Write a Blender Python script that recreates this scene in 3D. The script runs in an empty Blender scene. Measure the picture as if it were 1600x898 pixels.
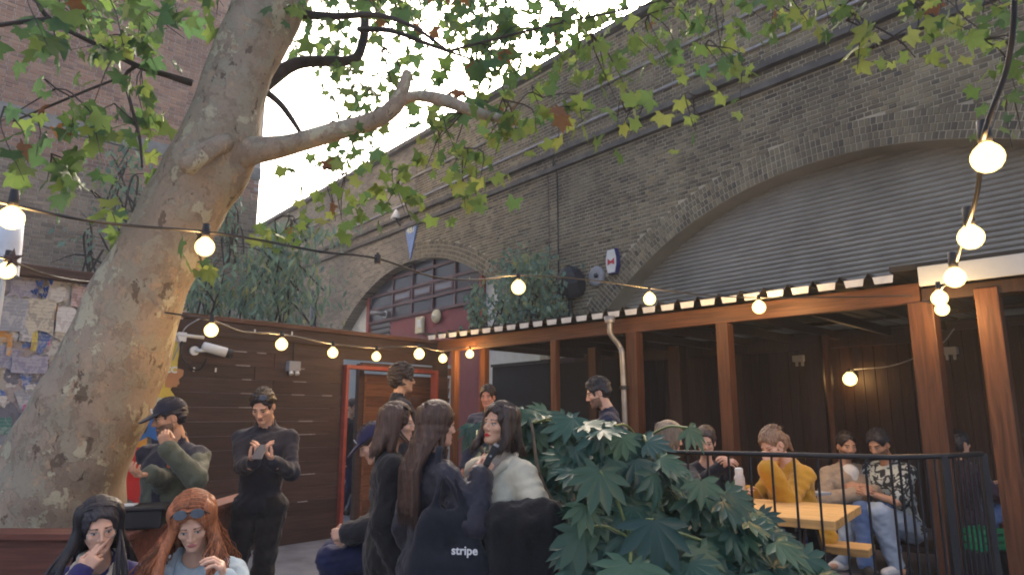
import bpy, bmesh, math, random
import numpy as np
from mathutils import Vector, Matrix

sc = bpy.context.scene
C = sc.collection
R = math.radians
rnd = random.Random(7)
nrs = np.random.RandomState(11)

# ------------------------------------------------------------------ camera
F = 1067.0
PITCH = R(10.7)
CAM = Vector((0, 0, 1.6))
cd = bpy.data.cameras.new('camera'); cam = bpy.data.objects.new('camera', cd); C.objects.link(cam)
cam.location = CAM; cam.rotation_euler = (R(90) + PITCH, 0, 0)
cd.sensor_width = 36; cd.lens = 36 * F / 1600; cd.clip_start = .05; cd.clip_end = 500
sc.camera = cam
cd.dof.use_dof = False

# ------------------------------------------------------------------ sky, sun, exposure
SUN_EL, SUN_AZ = R(26), R(8)
w = bpy.data.worlds.new('World'); sc.world = w; w.use_nodes = True
nt = w.node_tree; nt.nodes.clear()
sky = nt.nodes.new('ShaderNodeTexSky'); sky.sky_type = 'NISHITA'; sky.sun_disc = False
sky.sun_elevation = SUN_EL; sky.sun_rotation = SUN_AZ
sky.air_density = 0.6; sky.dust_density = 9.0; sky.ozone_density = 0.0
bg = nt.nodes.new('ShaderNodeBackground'); bg.inputs['Strength'].default_value = .15
wo = nt.nodes.new('ShaderNodeOutputWorld')
nt.links.new(sky.outputs[0], bg.inputs[0]); nt.links.new(bg.outputs[0], wo.inputs[0])
sd = bpy.data.lights.new('sun', 'SUN'); sd.energy = 0.5; sd.angle = R(15); sd.color = (1, .95, .88)
so = bpy.data.objects.new('sun', sd); C.objects.link(so)
sundir = Vector((math.sin(SUN_AZ) * math.cos(SUN_EL), math.cos(SUN_AZ) * math.cos(SUN_EL), math.sin(SUN_EL)))
so.rotation_euler = sundir.to_track_quat('Z', 'Y').to_euler(); so.location = sundir * 30
sc.view_settings.view_transform = 'Standard'; sc.view_settings.look = 'None'
sc.view_settings.exposure = 2.15; sc.view_settings.gamma = 1
sc.view_settings.use_curve_mapping = False
sc.render.engine = 'CYCLES'
cy = sc.cycles
cy.use_denoising = True; cy.filter_width = 1.9
cy.max_bounces = 6; cy.diffuse_bounces = 3; cy.glossy_bounces = 3; cy.transmission_bounces = 4; cy.transparent_max_bounces = 8
cy.sample_clamp_indirect = 4; cy.caustics_reflective = False; cy.caustics_refractive = False

# ------------------------------------------------------------------ helpers: where things stand
_f = Vector((0, math.cos(PITCH), math.sin(PITCH))); _u = Vector((0, -math.sin(PITCH), math.cos(PITCH)))
def ray(px, py):
    return Vector(((px - 800) / F, 0, 0)) + _u * ((449 - py) / F) + _f
def at(px, py, Y):
    d = ray(px, py); return CAM + d * (Y / d.y)
def atz(px, py, z):
    d = ray(px, py); return CAM + d * ((z - CAM.z) / d.z)
def onplane(px, py, n, c):
    d = ray(px, py); return CAM + d * ((c - CAM.dot(n)) / d.dot(n))
def proj(p):
    v = Vector(p) - CAM; z = v.dot(_f)
    if z < .01: return (-9999, -9999, z)
    return (800 + F * v.x / z, 449 - F * v.dot(_u) / z, z)

# ------------------------------------------------------------------ helpers: materials
def mat(name, col, rough=.8, var=.15, scale=6., bump=0., bscale=40., metal=0., spec=.4, col2=None, stretch=None, coords='Object', trans=0., sheen=0.):
    m = bpy.data.materials.new(name); m.use_nodes = True
    n = m.node_tree.nodes; l = m.node_tree.links; b = n['Principled BSDF']
    b.inputs['Roughness'].default_value = rough; b.inputs['Metallic'].default_value = metal
    b.inputs['Specular IOR Level'].default_value = spec
    if sheen: b.inputs['Sheen Weight'].default_value = sheen
    tc = n.new('ShaderNodeTexCoord'); mp = n.new('ShaderNodeMapping')
    if stretch: mp.inputs['Scale'].default_value = stretch
    if coords == 'World':
        g = n.new('ShaderNodeNewGeometry'); l.new(g.outputs['Position'], mp.inputs[0])
    else: l.new(tc.outputs[coords], mp.inputs[0])
    nz = n.new('ShaderNodeTexNoise'); nz.inputs['Scale'].default_value = scale; nz.inputs['Detail'].default_value = 6
    nz.inputs['Roughness'].default_value = .6
    l.new(mp.outputs[0], nz.inputs['Vector'])
    mr = n.new('ShaderNodeMapRange'); mr.inputs[1].default_value = .3; mr.inputs[2].default_value = .7
    l.new(nz.outputs[0], mr.inputs[0])
    mx = n.new('ShaderNodeMix'); mx.data_type = 'RGBA'
    c2 = col2 if col2 else tuple(c * (1 + var) for c in col); c1 = col if col2 else tuple(c * (1 - var) for c in col)
    mx.inputs[6].default_value = (*c1, 1); mx.inputs[7].default_value = (*c2, 1)
    l.new(mr.outputs[0], mx.inputs[0]); l.new(mx.outputs[2], b.inputs['Base Color'])
    if bump:
        n2 = n.new('ShaderNodeTexNoise'); n2.inputs['Scale'].default_value = bscale; n2.inputs['Detail'].default_value = 5
        l.new(mp.outputs[0], n2.inputs['Vector'])
        bp = n.new('ShaderNodeBump'); bp.inputs['Strength'].default_value = bump; bp.inputs['Distance'].default_value = .01
        l.new(n2.outputs[0], bp.inputs['Height']); l.new(bp.outputs[0], b.inputs['Normal'])
    m['mix'] = mx.name
    if trans:
        tr = n.new('ShaderNodeBsdfTranslucent'); ms = n.new('ShaderNodeMixShader'); ms.inputs[0].default_value = trans
        l.new(mx.outputs[2], tr.inputs[0]); l.new(b.outputs[0], ms.inputs[1]); l.new(tr.outputs[0], ms.inputs[2])
        l.new(ms.outputs[0], n['Material Output'].inputs[0])
    return m
def ramp_mat(name, cols, rough=.9, bump=.3, bscale=60., stain=None, stain_scale=.4, island=True, trans=0., spec=.3, stain_amt=.75, lighten=None):
    """colour picked per piece (mesh island + object), darkened by stains with a shape of their own"""
    m = bpy.data.materials.new(name); m.use_nodes = True
    n = m.node_tree.nodes; l = m.node_tree.links; b = n['Principled BSDF']
    b.inputs['Roughness'].default_value = rough; b.inputs['Specular IOR Level'].default_value = spec
    g = n.new('ShaderNodeNewGeometry'); oi = n.new('ShaderNodeObjectInfo')
    a = n.new('ShaderNodeMath'); a.operation = 'ADD'; fr = n.new('ShaderNodeMath'); fr.operation = 'FRACT'
    l.new(g.outputs['Random Per Island'], a.inputs[0]); l.new(oi.outputs['Random'], a.inputs[1]); l.new(a.outputs[0], fr.inputs[0])
    cr = n.new('ShaderNodeValToRGB'); e = cr.color_ramp.elements
    while len(e) < len(cols): e.new(.5)
    for i, c in enumerate(cols): e[i].position = i / max(1, len(cols) - 1); e[i].color = (*c, 1)
    l.new(fr.outputs[0], cr.inputs[0]); out = cr.outputs[0]
    if stain:
        nz = n.new('ShaderNodeTexNoise'); nz.inputs['Scale'].default_value = stain_scale; nz.inputs['Detail'].default_value = 8; nz.inputs['Roughness'].default_value = .65
        l.new(g.outputs['Position'], nz.inputs['Vector'])
        mr = n.new('ShaderNodeMapRange'); mr.inputs[1].default_value = .42; mr.inputs[2].default_value = .68; mr.inputs[4].default_value = stain_amt
        l.new(nz.outputs[0], mr.inputs[0])
        mx = n.new('ShaderNodeMix'); mx.data_type = 'RGBA'; mx.inputs[7].default_value = (*stain, 1)
        l.new(mr.outputs[0], mx.inputs[0]); l.new(out, mx.inputs[6]); out = mx.outputs[2]
    if lighten:
        nz = n.new('ShaderNodeTexNoise'); nz.inputs['Scale'].default_value = 1.1; nz.inputs['Detail'].default_value = 10; nz.inputs['Roughness'].default_value = .7
        l.new(g.outputs['Position'], nz.inputs['Vector'])
        mr = n.new('ShaderNodeMapRange'); mr.inputs[1].default_value = .5; mr.inputs[2].default_value = .75; mr.inputs[4].default_value = .7
        l.new(nz.outputs[0], mr.inputs[0])
        mx = n.new('ShaderNodeMix'); mx.data_type = 'RGBA'; mx.inputs[7].default_value = (*lighten, 1)
        l.new(mr.outputs[0], mx.inputs[0]); l.new(out, mx.inputs[6]); out = mx.outputs[2]
    l.new(out, b.inputs['Base Color'])
    if bump:
        n2 = n.new('ShaderNodeTexNoise'); n2.inputs['Scale'].default_value = bscale; n2.inputs['Detail'].default_value = 4
        l.new(g.outputs['Position'], n2.inputs['Vector'])
        bp = n.new('ShaderNodeBump'); bp.inputs['Strength'].default_value = bump; bp.inputs['Distance'].default_value = .01
        l.new(n2.outputs[0], bp.inputs['Height']); l.new(bp.outputs[0], b.inputs['Normal'])
    if trans:
        tr = n.new('ShaderNodeBsdfTranslucent'); ms = n.new('ShaderNodeMixShader'); ms.inputs[0].default_value = trans
        l.new(out, tr.inputs[0]); l.new(b.outputs[0], ms.inputs[1]); l.new(tr.outputs[0], ms.inputs[2])
        l.new(ms.outputs[0], n['Material Output'].inputs[0])
    return m
def wood(name, col, dark=.45, rough=.65, along='x', scale=1., worn=None, worn_amt=.5):
    m = bpy.data.materials.new(name); m.use_nodes = True
    n = m.node_tree.nodes; l = m.node_tree.links; b = n['Principled BSDF']; b.inputs['Roughness'].default_value = rough
    b.inputs['Specular IOR Level'].default_value = .35
    tc = n.new('ShaderNodeTexCoord'); mp = n.new('ShaderNodeMapping'); oi = n.new('ShaderNodeObjectInfo')
    s = {'x': (.8, 12, 12), 'y': (12, .8, 12), 'z': (12, 12, .8)}[along]
    mp.inputs['Scale'].default_value = tuple(v * scale for v in s)
    vm = n.new('ShaderNodeVectorMath'); vm.operation = 'ADD'
    l.new(tc.outputs['Object'], vm.inputs[0]); l.new(oi.outputs['Random'], vm.inputs[1]); l.new(vm.outputs[0], mp.inputs[0])
    nz = n.new('ShaderNodeTexNoise'); nz.inputs['Scale'].default_value = 3; nz.inputs['Detail'].default_value = 8; nz.inputs['Distortion'].default_value = .6
    l.new(mp.outputs[0], nz.inputs['Vector'])
    cr = n.new('ShaderNodeValToRGB'); e = cr.color_ramp.elements
    e[0].position = .3; e[0].color = (*(c * dark for c in col), 1); e[1].position = .68; e[1].color = (*(c * 1.15 for c in col), 1)
    l.new(nz.outputs[0], cr.inputs[0])
    hv = n.new('ShaderNodeHueSaturation'); mr = n.new('ShaderNodeMapRange'); mr.inputs[3].default_value = .75; mr.inputs[4].default_value = 1.25
    l.new(oi.outputs['Random'], mr.inputs[0]); l.new(mr.outputs[0], hv.inputs['Value']); l.new(cr.outputs[0], hv.inputs['Color'])
    out = hv.outputs[0]
    if worn:
        nw = n.new('ShaderNodeTexNoise'); nw.inputs['Scale'].default_value = 1.6; nw.inputs['Detail'].default_value = 9; nw.inputs['Roughness'].default_value = .7
        l.new(mp.outputs[0], nw.inputs['Vector'])
        m2 = n.new('ShaderNodeMapRange'); m2.inputs[1].default_value = .58; m2.inputs[2].default_value = .72; m2.inputs[4].default_value = worn_amt
        l.new(nw.outputs[0], m2.inputs[0])
        mx = n.new('ShaderNodeMix'); mx.data_type = 'RGBA'; mx.inputs[7].default_value = (*worn, 1)
        l.new(m2.outputs[0], mx.inputs[0]); l.new(out, mx.inputs[6]); out = mx.outputs[2]
    l.new(out, b.inputs['Base Color'])
    bp = n.new('ShaderNodeBump'); bp.inputs['Strength'].default_value = .25; bp.inputs['Distance'].default_value = .01
    l.new(nz.outputs[0], bp.inputs['Height']); l.new(bp.outputs[0], b.inputs['Normal'])
    return m

# ------------------------------------------------------------------ helpers: meshes and objects
def link(name, me, parent=None, m=None, smooth=False):
    o = bpy.data.objects.new(name, me); C.objects.link(o)
    if parent: o.parent = parent
    if m:
        for x in (m if isinstance(m, (list, tuple)) else [m]): me.materials.append(x)
    if smooth:
        me.polygons.foreach_set('use_smooth', [True] * len(me.polygons))
    return o
def tag(o, label=None, cat=None, group=None, kind=None):
    if label: o['label'] = label
    if cat: o['category'] = cat
    if group: o['group'] = group
    if kind: o['kind'] = kind
    return o
def empty(name, loc, label, cat, group=None, rz=0):
    o = bpy.data.objects.new(name, None); C.objects.link(o); o.location = loc; o.rotation_euler = (0, 0, rz); o.empty_display_size = .1
    return tag(o, label, cat, group)
class MB:
    def __init__(s): s.v = []; s.f = []; s.mi = []
    def add(s, v, f, mi=0):
        k = len(s.v); s.v += [tuple(x) for x in v]; s.f += [tuple(i + k for i in q) for q in f]; s.mi += [mi] * len(f); return s
    def box(s, c, size, M=None, mi=0, skip=()):
        x, y, z = (q / 2 for q in size); c = Vector(c)
        v = [Vector(p) for p in ((-x,-y,-z),(x,-y,-z),(x,y,-z),(-x,y,-z),(-x,-y,z),(x,-y,z),(x,y,z),(-x,y,z))]
        if M is not None: v = [M @ p for p in v]
        f = [(0,3,2,1),(4,5,6,7),(0,1,5,4),(1,2,6,5),(2,3,7,6),(3,0,4,7)]
        return s.add([p + c for p in v], [q for i, q in enumerate(f) if i not in skip], mi)
    def bar(s, a, b, wd, dp, up=Vector((0, 0, 1)), mi=0):
        a = Vector(a); b = Vector(b); d = (b - a); L = d.length; d.normalize()
        if abs(d.dot(up)) > .98: up = Vector((0, 1, 0))
        x = d.cross(up).normalized(); z = x.cross(d)
        M = Matrix((x, d, z)).transposed()
        return s.box((a + b) / 2, (wd, L, dp), M, mi)
    def tube(s, pts, rad, n=8, cap=True, mi=0, wob=None):
        pts = [Vector(p) for p in pts]; m = len(pts)
        if not hasattr(rad, '__len__'): rad = [rad] * m
        v = []; f = []; ref = Vector((.31, .2, .93))
        for i, p in enumerate(pts):
            t = (pts[min(i + 1, m - 1)] - pts[max(i - 1, 0)]).normalized()
            if i == 0:
                if abs(t.dot(ref)) > .95: ref = Vector((1, 0, 0))
                x = t.cross(ref).normalized()
            else: x = (x - t * x.dot(t)).normalized()
            y = t.cross(x)
            for k in range(n):
                a = 2 * math.pi * k / n; r_ = rad[i] * (wob(i, a) if wob else 1)
                v.append(p + x * math.cos(a) * r_ + y * math.sin(a) * r_)
        for i in range(m - 1):
            for k in range(n):
                f.append((i * n + k, i * n + (k + 1) % n, (i + 1) * n + (k + 1) % n, (i + 1) * n + k))
        if cap: f.append(tuple(range(n - 1, -1, -1))); f.append(tuple((m - 1) * n + k for k in range(n)))
        return s.add(v, f, mi)
    def lathe(s, prof, c, n=16, axis=Vector((0, 0, 1)), mi=0):
        c = Vector(c); q = Vector((0, 0, 1)).rotation_difference(Vector(axis)); v = []; f = []
        for r_, z in prof:
            for k in range(n):
                a = 2 * math.pi * k / n; v.append(c + q @ Vector((r_ * math.cos(a), r_ * math.sin(a), z)))
        for i in range(len(prof) - 1):
            for k in range(n): f.append((i * n + k, i * n + (k + 1) % n, (i + 1) * n + (k + 1) % n, (i + 1) * n + k))
        return s.add(v, f, mi)
    def mesh(s, name='mesh'):
        me = bpy.data.meshes.new(name); me.from_pydata(s.v, [], s.f)
        if any(s.mi): me.polygons.foreach_set('material_index', s.mi)
        me.update(); return me
    def build(s, name, m, parent=None, smooth=False, inv=None):
        if inv is not None:
            s.v = [tuple(inv @ Vector(p)) for p in s.v]
        return link(name, s.mesh(name), parent, m, smooth)
def bevel_mesh(me, wd=.006, seg=2):
    bm = bmesh.new(); bm.from_mesh(me)
    bmesh.ops.bevel(bm, geom=list(bm.edges), offset=wd, segments=seg, affect='EDGES', profile=.6)
    bm.to_mesh(me); bm.free(); return me
def box_obj(name, c, size, m, parent=None, rz=0, bev=0., M=None):
    """a box as its own object, its origin at its centre; c in the parent's frame"""
    me = MB().box((0, 0, 0), size).mesh(name)
    if bev: bevel_mesh(me, bev)
    o = link(name, me, parent, m); o.location = c
    if M is not None: o.rotation_euler = M.to_euler()
    else: o.rotation_euler = (0, 0, rz)
    return o
def spline(pts, n=8):
    """Catmull-Rom through tuples of any length"""
    P = [np.array(p, float) for p in pts]; P = [2 * P[0] - P[1]] + P + [2 * P[-1] - P[-2]]; out = []
    for i in range(1, len(P) - 2):
        for k in range(n):
            t = k / n
            out.append(.5 * (2 * P[i] + (P[i+1] - P[i-1]) * t + (2*P[i-1] - 5*P[i] + 4*P[i+1] - P[i+2]) * t*t + (3*P[i] - P[i-1] - 3*P[i+1] + P[i+2]) * t**3))
    out.append(P[-2]); return out
def wallM(U, N):
    """rotation with local x along the wall, local y out of it towards N, local z up"""
    return Matrix((Vector(U), Vector(N), Vector((0, 0, 1)))).transposed()
def text_mesh(body, size, bold=0.):
    cu = bpy.data.curves.new('t', 'FONT'); cu.body = body; cu.size = size; cu.align_x = 'CENTER'; cu.align_y = 'CENTER'; cu.offset = bold; cu.extrude = .0006; cu.resolution_u = 3
    o = bpy.data.objects.new('t', cu); C.objects.link(o)
    bpy.context.view_layer.update()
    me = bpy.data.meshes.new_from_object(o.evaluated_get(bpy.context.evaluated_depsgraph_get()))
    bpy.data.objects.remove(o); return me
# ------------------------------------------------------------------ shared materials
M_ground = mat('concrete_ground', (.20, .21, .23), .85, .3, 3, .35, 30, coords='World')
M_deck = mat('deck_floor', (.10, .095, .115), .7, .2, 5, .2, 40, coords='World')
M_stock = ramp_mat('stock_brick', [(.14,.115,.078),(.27,.225,.14),(.105,.09,.067),(.215,.17,.108),(.32,.27,.17),(.08,.07,.057),(.255,.20,.126)], .92, .35, 50, stain=(.07,.061,.052), stain_scale=.32, stain_amt=.7, lighten=(.34,.295,.195))
M_stock_mortar = mat('stock_mortar', (.33, .295, .22), .95, .4, .9, .4, 40, coords='World', col2=(.56,.50,.38))
M_red = ramp_mat('red_brick', [(.40,.22,.15),(.46,.28,.19),(.34,.20,.145),(.26,.165,.13),(.50,.32,.22),(.42,.24,.165)], .92, .3, 50, stain=(.22,.14,.115), stain_scale=.5, stain_amt=.6)
M_old = ramp_mat('old_brown_brick', [(.30,.225,.16),(.39,.30,.22),(.23,.18,.14),(.34,.255,.18),(.43,.34,.25)], .92, .3, 50, stain=(.14,.115,.095), stain_scale=.6, stain_amt=.7)
M_red_mortar = mat('pale_mortar', (.46, .41, .38), .95, .2, 2, .3, 40, coords='World')
M_fence = wood('stained_fence_board', (.060, .033, .027), .6, .6, 'x', 1., worn=(.16,.09,.07), worn_amt=.25)
M_cap = wood('fence_capping', (.12, .055, .035), .6, .6, 'x', 1.)
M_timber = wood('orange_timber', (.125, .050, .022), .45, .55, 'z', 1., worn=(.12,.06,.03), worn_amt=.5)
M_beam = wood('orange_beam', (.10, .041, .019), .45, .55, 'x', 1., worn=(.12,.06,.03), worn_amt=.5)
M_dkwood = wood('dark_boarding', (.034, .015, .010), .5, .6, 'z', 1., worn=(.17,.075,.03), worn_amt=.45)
M_lap = wood('lap_board', (.23, .105, .06), .55, .65, 'x', 1.)
M_redpaint = mat('red_gloss_paint', (.29, .055, .038), .55, .25, 8, .1, 30)
M_maroon = mat('maroon_panel', (.20, .045, .055), .6, .15, 2, .1, 20)
M_white = mat('white_render', (.62, .64, .60), .8, .12, 3, .2, 30)
M_fasc = mat('pale_fascia', (.38, .43, .47), .6, .1, 3, .1, 20)
M_skylit = mat('skylit_sheet_edge', (.56, .60, .62), .5, .12, 12, .1, 20)  # white stands in for sky light coming through the sheet ends
M_corr = mat('corrugated_steel', (.25, .235, .205), .65, .3, .9, .15, 30, metal=.0, coords='World', col2=(.40,.375,.33))
M_roof = mat('roof_sheet', (.02, .018, .016), .6, .2, 3, .1, 20)
M_black = mat('black_metal', (.012, .012, .015), .45, .2, 8, .05, 30)
M_blackcloth = mat('black_screen', (.012, .013, .018), .85, .3, 3, .1, 30)
M_glass = mat('dim_window_glass', (.035, .04, .06), .2, .3, .8, 0, 30, spec=.35)
M_vent = mat('clouded_pane', (.13, .15, .19), .3, .2, 2)
M_frame = mat('maroon_window_frame', (.085, .04, .05), .5, .2, 6)
M_grey = mat('grey_plastic', (.30, .31, .33), .5, .1, 6)
M_whitep = mat('white_plastic', (.70, .71, .68), .45, .08, 6)
M_cream = mat('cream_plastic', (.62, .56, .36), .5, .1, 6)
M_bluep = mat('blue_enamel', (.12, .20, .42), .4, .15, 6)
M_navyp = mat('navy_plastic', (.03, .035, .16), .4, .15, 6)
M_cable = mat('black_cable', (.02, .02, .022), .6, .1, 6)
M_palecable = mat('grey_conduit', (.33, .33, .36), .5, .2, 6)
M_soil = mat('soil', (.05, .035, .025), .95, .4, 20, .6, 30)
M_rust = wood('rust_brown_sleeper', (.17, .060, .040), .55, .7, 'x', 1.)
M_pine = wood('pale_varnished_pine', (.62, .36, .13), .72, .45, 'x', 1.)
M_steel = mat('zinc_pipe', (.27, .27, .27), .4, .25, 8, .1, 30, metal=.5)

# ------------------------------------------------------------------ ground and deck
me = MB().add([(-44,-34,0),(44,-34,0),(44,64,0),(-44,64,0)], [(0,1,2,3)]).mesh('ground')
tag(link('ground', me, None, M_ground), kind='structure')
DECK = .3
poly = [(.1,4.62),(1.99,3.60),(2.95,4.0),(6.0,3.2),(8.2,5.0),(5.2,9.3),(-2.2,17.0),(-2.6,13.2),(-1.0,11.3),(-.75,9.2),(-1.35,7.2),(-1.3,5.9)]
mb = MB(); k = len(poly)
mb.add([(x, y, DECK) for x, y in poly] + [(x, y, .002) for x, y in poly], [tuple(range(k))] + [(i, k + i, k + (i + 1) % k, (i + 1) % k) for i in range(k)])
tag(mb.build('deck', M_deck), kind='structure')

# ------------------------------------------------------------------ brickwork
def make_bricks(parent, items, m, nbig, nm, bevel=False):
    """items: (x, z, length, height, angle, visible_depth or None); the nbig nearest in view are objects, the rest one mesh"""
    vis = sorted([i for i, q in enumerate(items) if q[5] is not None], key=lambda i: items[i][5])[:nbig]
    vis = set(vis); shared = {}; mb = MB()
    for i, (x, z, L, h, a, vd) in enumerate(items):
        dp = .010 + rnd.uniform(-.004, .006)
        tilt = rnd.uniform(-.012, .012)
        if i in vis:
            key = (round(L, 3), round(h, 3))
            if key not in shared:
                me = MB().box((0, 0, 0), (L, .04, h), skip=(2,)).mesh('brick'); me.materials.append(m); shared[key] = me
            o = bpy.data.objects.new('brick', shared[key]); C.objects.link(o); o.parent = parent
            o.location = (x, -.02 + dp, z); o.rotation_euler = (0, a + tilt * .5, tilt)
        else:
            ca, sa = math.cos(-a), math.sin(-a)
            L2, h2 = L / 2 * rnd.uniform(.965, 1.01), h / 2 * rnd.uniform(.94, 1.03)
            pts = [(-L2,-h2),(L2,-h2),(L2,h2),(-L2,h2)]
            pr = [(x + px * ca - pz * sa, z + px * sa + pz * ca) for px, pz in pts]
            v = [(p[0], dp + rnd.uniform(-.002, .002), p[1]) for p in pr] + [(p[0], -.02, p[1]) for p in pr]
            mb.add(v, [(0,1,2,3)[::-1],(0,4,5,1)[::-1],(1,5,6,2)[::-1],(2,6,7,3)[::-1],(3,7,4,0)[::-1]])
    o = mb.build(nm, m, parent); tag(o, kind='stuff'); return o
def roof_line(px): return 523 - .1275 * (px - 690)

# viaduct: local x = s (towards the far left), local y towards the yard, z up
VA = R(40.3); VU = Vector((-math.sin(VA), math.cos(VA), 0)); VN = Vector((math.cos(VA), math.sin(VA), 0))
via = empty('railway_viaduct', VN * 10, 'sooty stock brick railway viaduct with two wide arches rising behind the yard', 'viaduct', rz=R(90) + VA)
ARCH = [(4.43, -1.07, 6.52, 2.4), (16.18, -.38, 6.30, 3.0)]
TOP = 9.42
def vw(s, z, y=0): return VU * s + VN * (10 - y) + Vector((0, 0, z))
def vloc(px, py, y=0):
    p = onplane(px, py, VN, 10 - y); return p.dot(VU), p.z
def arch_z(s):
    for cs, cz, r_, sp in ARCH:
        hw = math.sqrt(r_ * r_ - (sp - cz) ** 2)
        if abs(s - cs) < hw: return cz + math.sqrt(r_ * r_ - (s - cs) ** 2)
    return 0
ss = set(np.round(np.arange(-4, 34.01, .25), 3))
for cs, cz, r_, sp in ARCH:
    hw = math.sqrt(r_ * r_ - (sp - cz) ** 2)
    for q in (-hw, hw): ss.add(cs + q - 1e-4); ss.add(cs + q + 1e-4)
ss = sorted(ss); mb = MB()
for s0, s1 in zip(ss[:-1], ss[1:]):
    if s1 - s0 < 1e-3: continue
    m_ = arch_z((s0 + s1) / 2) > 0
    z0, z1 = (arch_z(s0 + 1e-5) if m_ else 0), (arch_z(s1 - 1e-5) if m_ else 0)
    if m_ and z0 == 0: z0 = z1 - .05
    if m_ and z1 == 0: z1 = z0 - .05
    mb.add([(s0,0,z0),(s1,0,z1),(s1,0,TOP),(s0,0,TOP),(s0,-.75,z0),(s1,-.75,z1),(s1,-.75,TOP),(s0,-.75,TOP)],
           [(0,3,2,1),(0,1,5,4),(3,7,6,2),(4,5,6,7)])
for cs, cz, r_, sp in ARCH:      # jambs of the arches
    hw = math.sqrt(r_ * r_ - (sp - cz) ** 2)
    for q in (-hw, hw): mb.add([(cs+q,0,0),(cs+q,0,sp),(cs+q,-.75,sp),(cs+q,-.75,0)], [(0,1,2,3)])
core = mb.build('wall_core', None, via)
# the core shows mortar near by and, beyond where single bricks can be told apart, a brick pattern
def brick_far_mat():
    m = bpy.data.materials.new('far_stock_brickwork'); m.use_nodes = True; n = m.node_tree.nodes; l = m.node_tree.links; b = n['Principled BSDF']
    b.inputs['Roughness'].default_value = .95
    tc = n.new('ShaderNodeTexCoord'); sp = n.new('ShaderNodeSeparateXYZ'); cb = n.new('ShaderNodeCombineXYZ')
    l.new(tc.outputs['Object'], sp.inputs[0]); l.new(sp.outputs[0], cb.inputs[0]); l.new(sp.outputs[2], cb.inputs[1])
    br = n.new('ShaderNodeTexBrick'); br.inputs['Scale'].default_value = 1; br.inputs['Brick Width'].default_value = .225; br.inputs['Row Height'].default_value = .075
    br.inputs['Mortar Size'].default_value = .006; br.inputs['Color1'].default_value = (.12,.105,.085,1); br.inputs['Color2'].default_value = (.27,.235,.18,1); br.inputs['Mortar'].default_value = (.32,.29,.24,1)
    l.new(cb.outputs[0], br.inputs['Vector'])
    nz = n.new('ShaderNodeTexNoise'); nz.inputs['Scale'].default_value = .35; nz.inputs['Detail'].default_value = 9; l.new(tc.outputs['Object'], nz.inputs['Vector'])
    mr = n.new('ShaderNodeMapRange'); mr.inputs[1].default_value = .42; mr.inputs[2].default_value = .7; mr.inputs[4].default_value = .75; l.new(nz.outputs[0], mr.inputs[0])
    mx = n.new('ShaderNodeMix'); mx.data_type = 'RGBA'; mx.inputs[7].default_value = (.07,.066,.064,1); l.new(mr.outputs[0], mx.inputs[0]); l.new(br.outputs[0], mx.inputs[6])
    l.new(mx.outputs[2], b.inputs['Base Color'])
    bp = n.new('ShaderNodeBump'); bp.inputs['Strength'].default_value = .5; bp.inputs['Distance'].default_value = .02; l.new(br.outputs[1], bp.inputs['Height']); bp.invert = True; l.new(bp.outputs[0], b.inputs['Normal'])
    return m
core.data.materials.append(M_stock_mortar); core.data.materials.append(brick_far_mat())
S_FAR = 16.0
for p in core.data.polygons:
    p.material_index = 1 if p.center.x > S_FAR else 0
items = []
RING = .46
def in_view(p, lo=-40):
    x, y, z = proj(p); return z > 0 and lo < x < 2400 and -420 < y < 560, x, y, z
row = 0; z = 2.3
while z < TOP - .09:
    zc = z + .0375; L = .225 if row % 2 else .1125; s = -3.0 + (.05625 if row % 2 == 0 else 0)
    if not (6.90 < zc < 7.0 or 7.25 < zc < 7.35):
        while s < S_FAR:
            sc_ = s + L / 2; s += L
            ok, x, y, dz = in_view(vw(sc_, zc))
            if not ok or y > roof_line(x) + 40: continue
            bad = False
            for cs, cz, r_, sp in ARCH:
                if math.hypot(sc_ - cs, zc - cz) < r_ + RING and zc > sp - .6: bad = True
            if bad: continue
            vd = dz if (1000 < x < 1590 and 8 < y < roof_line(x) - 15) else None
            items.append((sc_, zc, L - .017, .058, 0, vd))
    z += .075; row += 1
for cs, cz, r_, sp in ARCH:
    for j in range(4):
        rr = r_ + .115 * (j + .5); da = .083 / rr; a = -1.0 + (j % 2) * da / 2
        while a < 1.0:
            sx, zx = cs + rr * math.sin(a), cz + rr * math.cos(a); a += da
            if sx > S_FAR or zx < 2.3: continue
            ok, x, y, dz = in_view(vw(sx, zx))
            if not ok or y > roof_line(x) + 40: continue
            vd = dz * .97 if (1000 < x < 1590 and y < roof_line(x) - 15) else None
            items.append((sx, zx, .066, .101, a - da, vd))
make_bricks(via, items, M_stock, 300, 'brickwork')
# string courses, parapet ledge and coping
def band(name, z, h, pr, m, s0=-3, s1=33, y0=0.):
    o = box_obj(name, ((s0 + s1) / 2, y0 + pr / 2 - .01, z + h / 2), (s1 - s0, pr + .02, h), m, via, bev=.008); return o
M_soot = mat('sooty_stone_band', (.11, .10, .092), .95, .4, 3, .4, 25, coords='World')
M_ledge = mat('pale_ledge', (.26, .25, .23), .9, .3, 3, .3, 25, coords='World')
band('string_course', 6.90, .10, .11, M_soot); band('string_course', 7.25, .10, .13, M_soot)
band('parapet_ledge', 8.35, .05, .06, M_ledge)
o = box_obj('coping', (15, -.3, TOP + .06), (37, .95, .14), M_soot, via, bev=.02)
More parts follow.
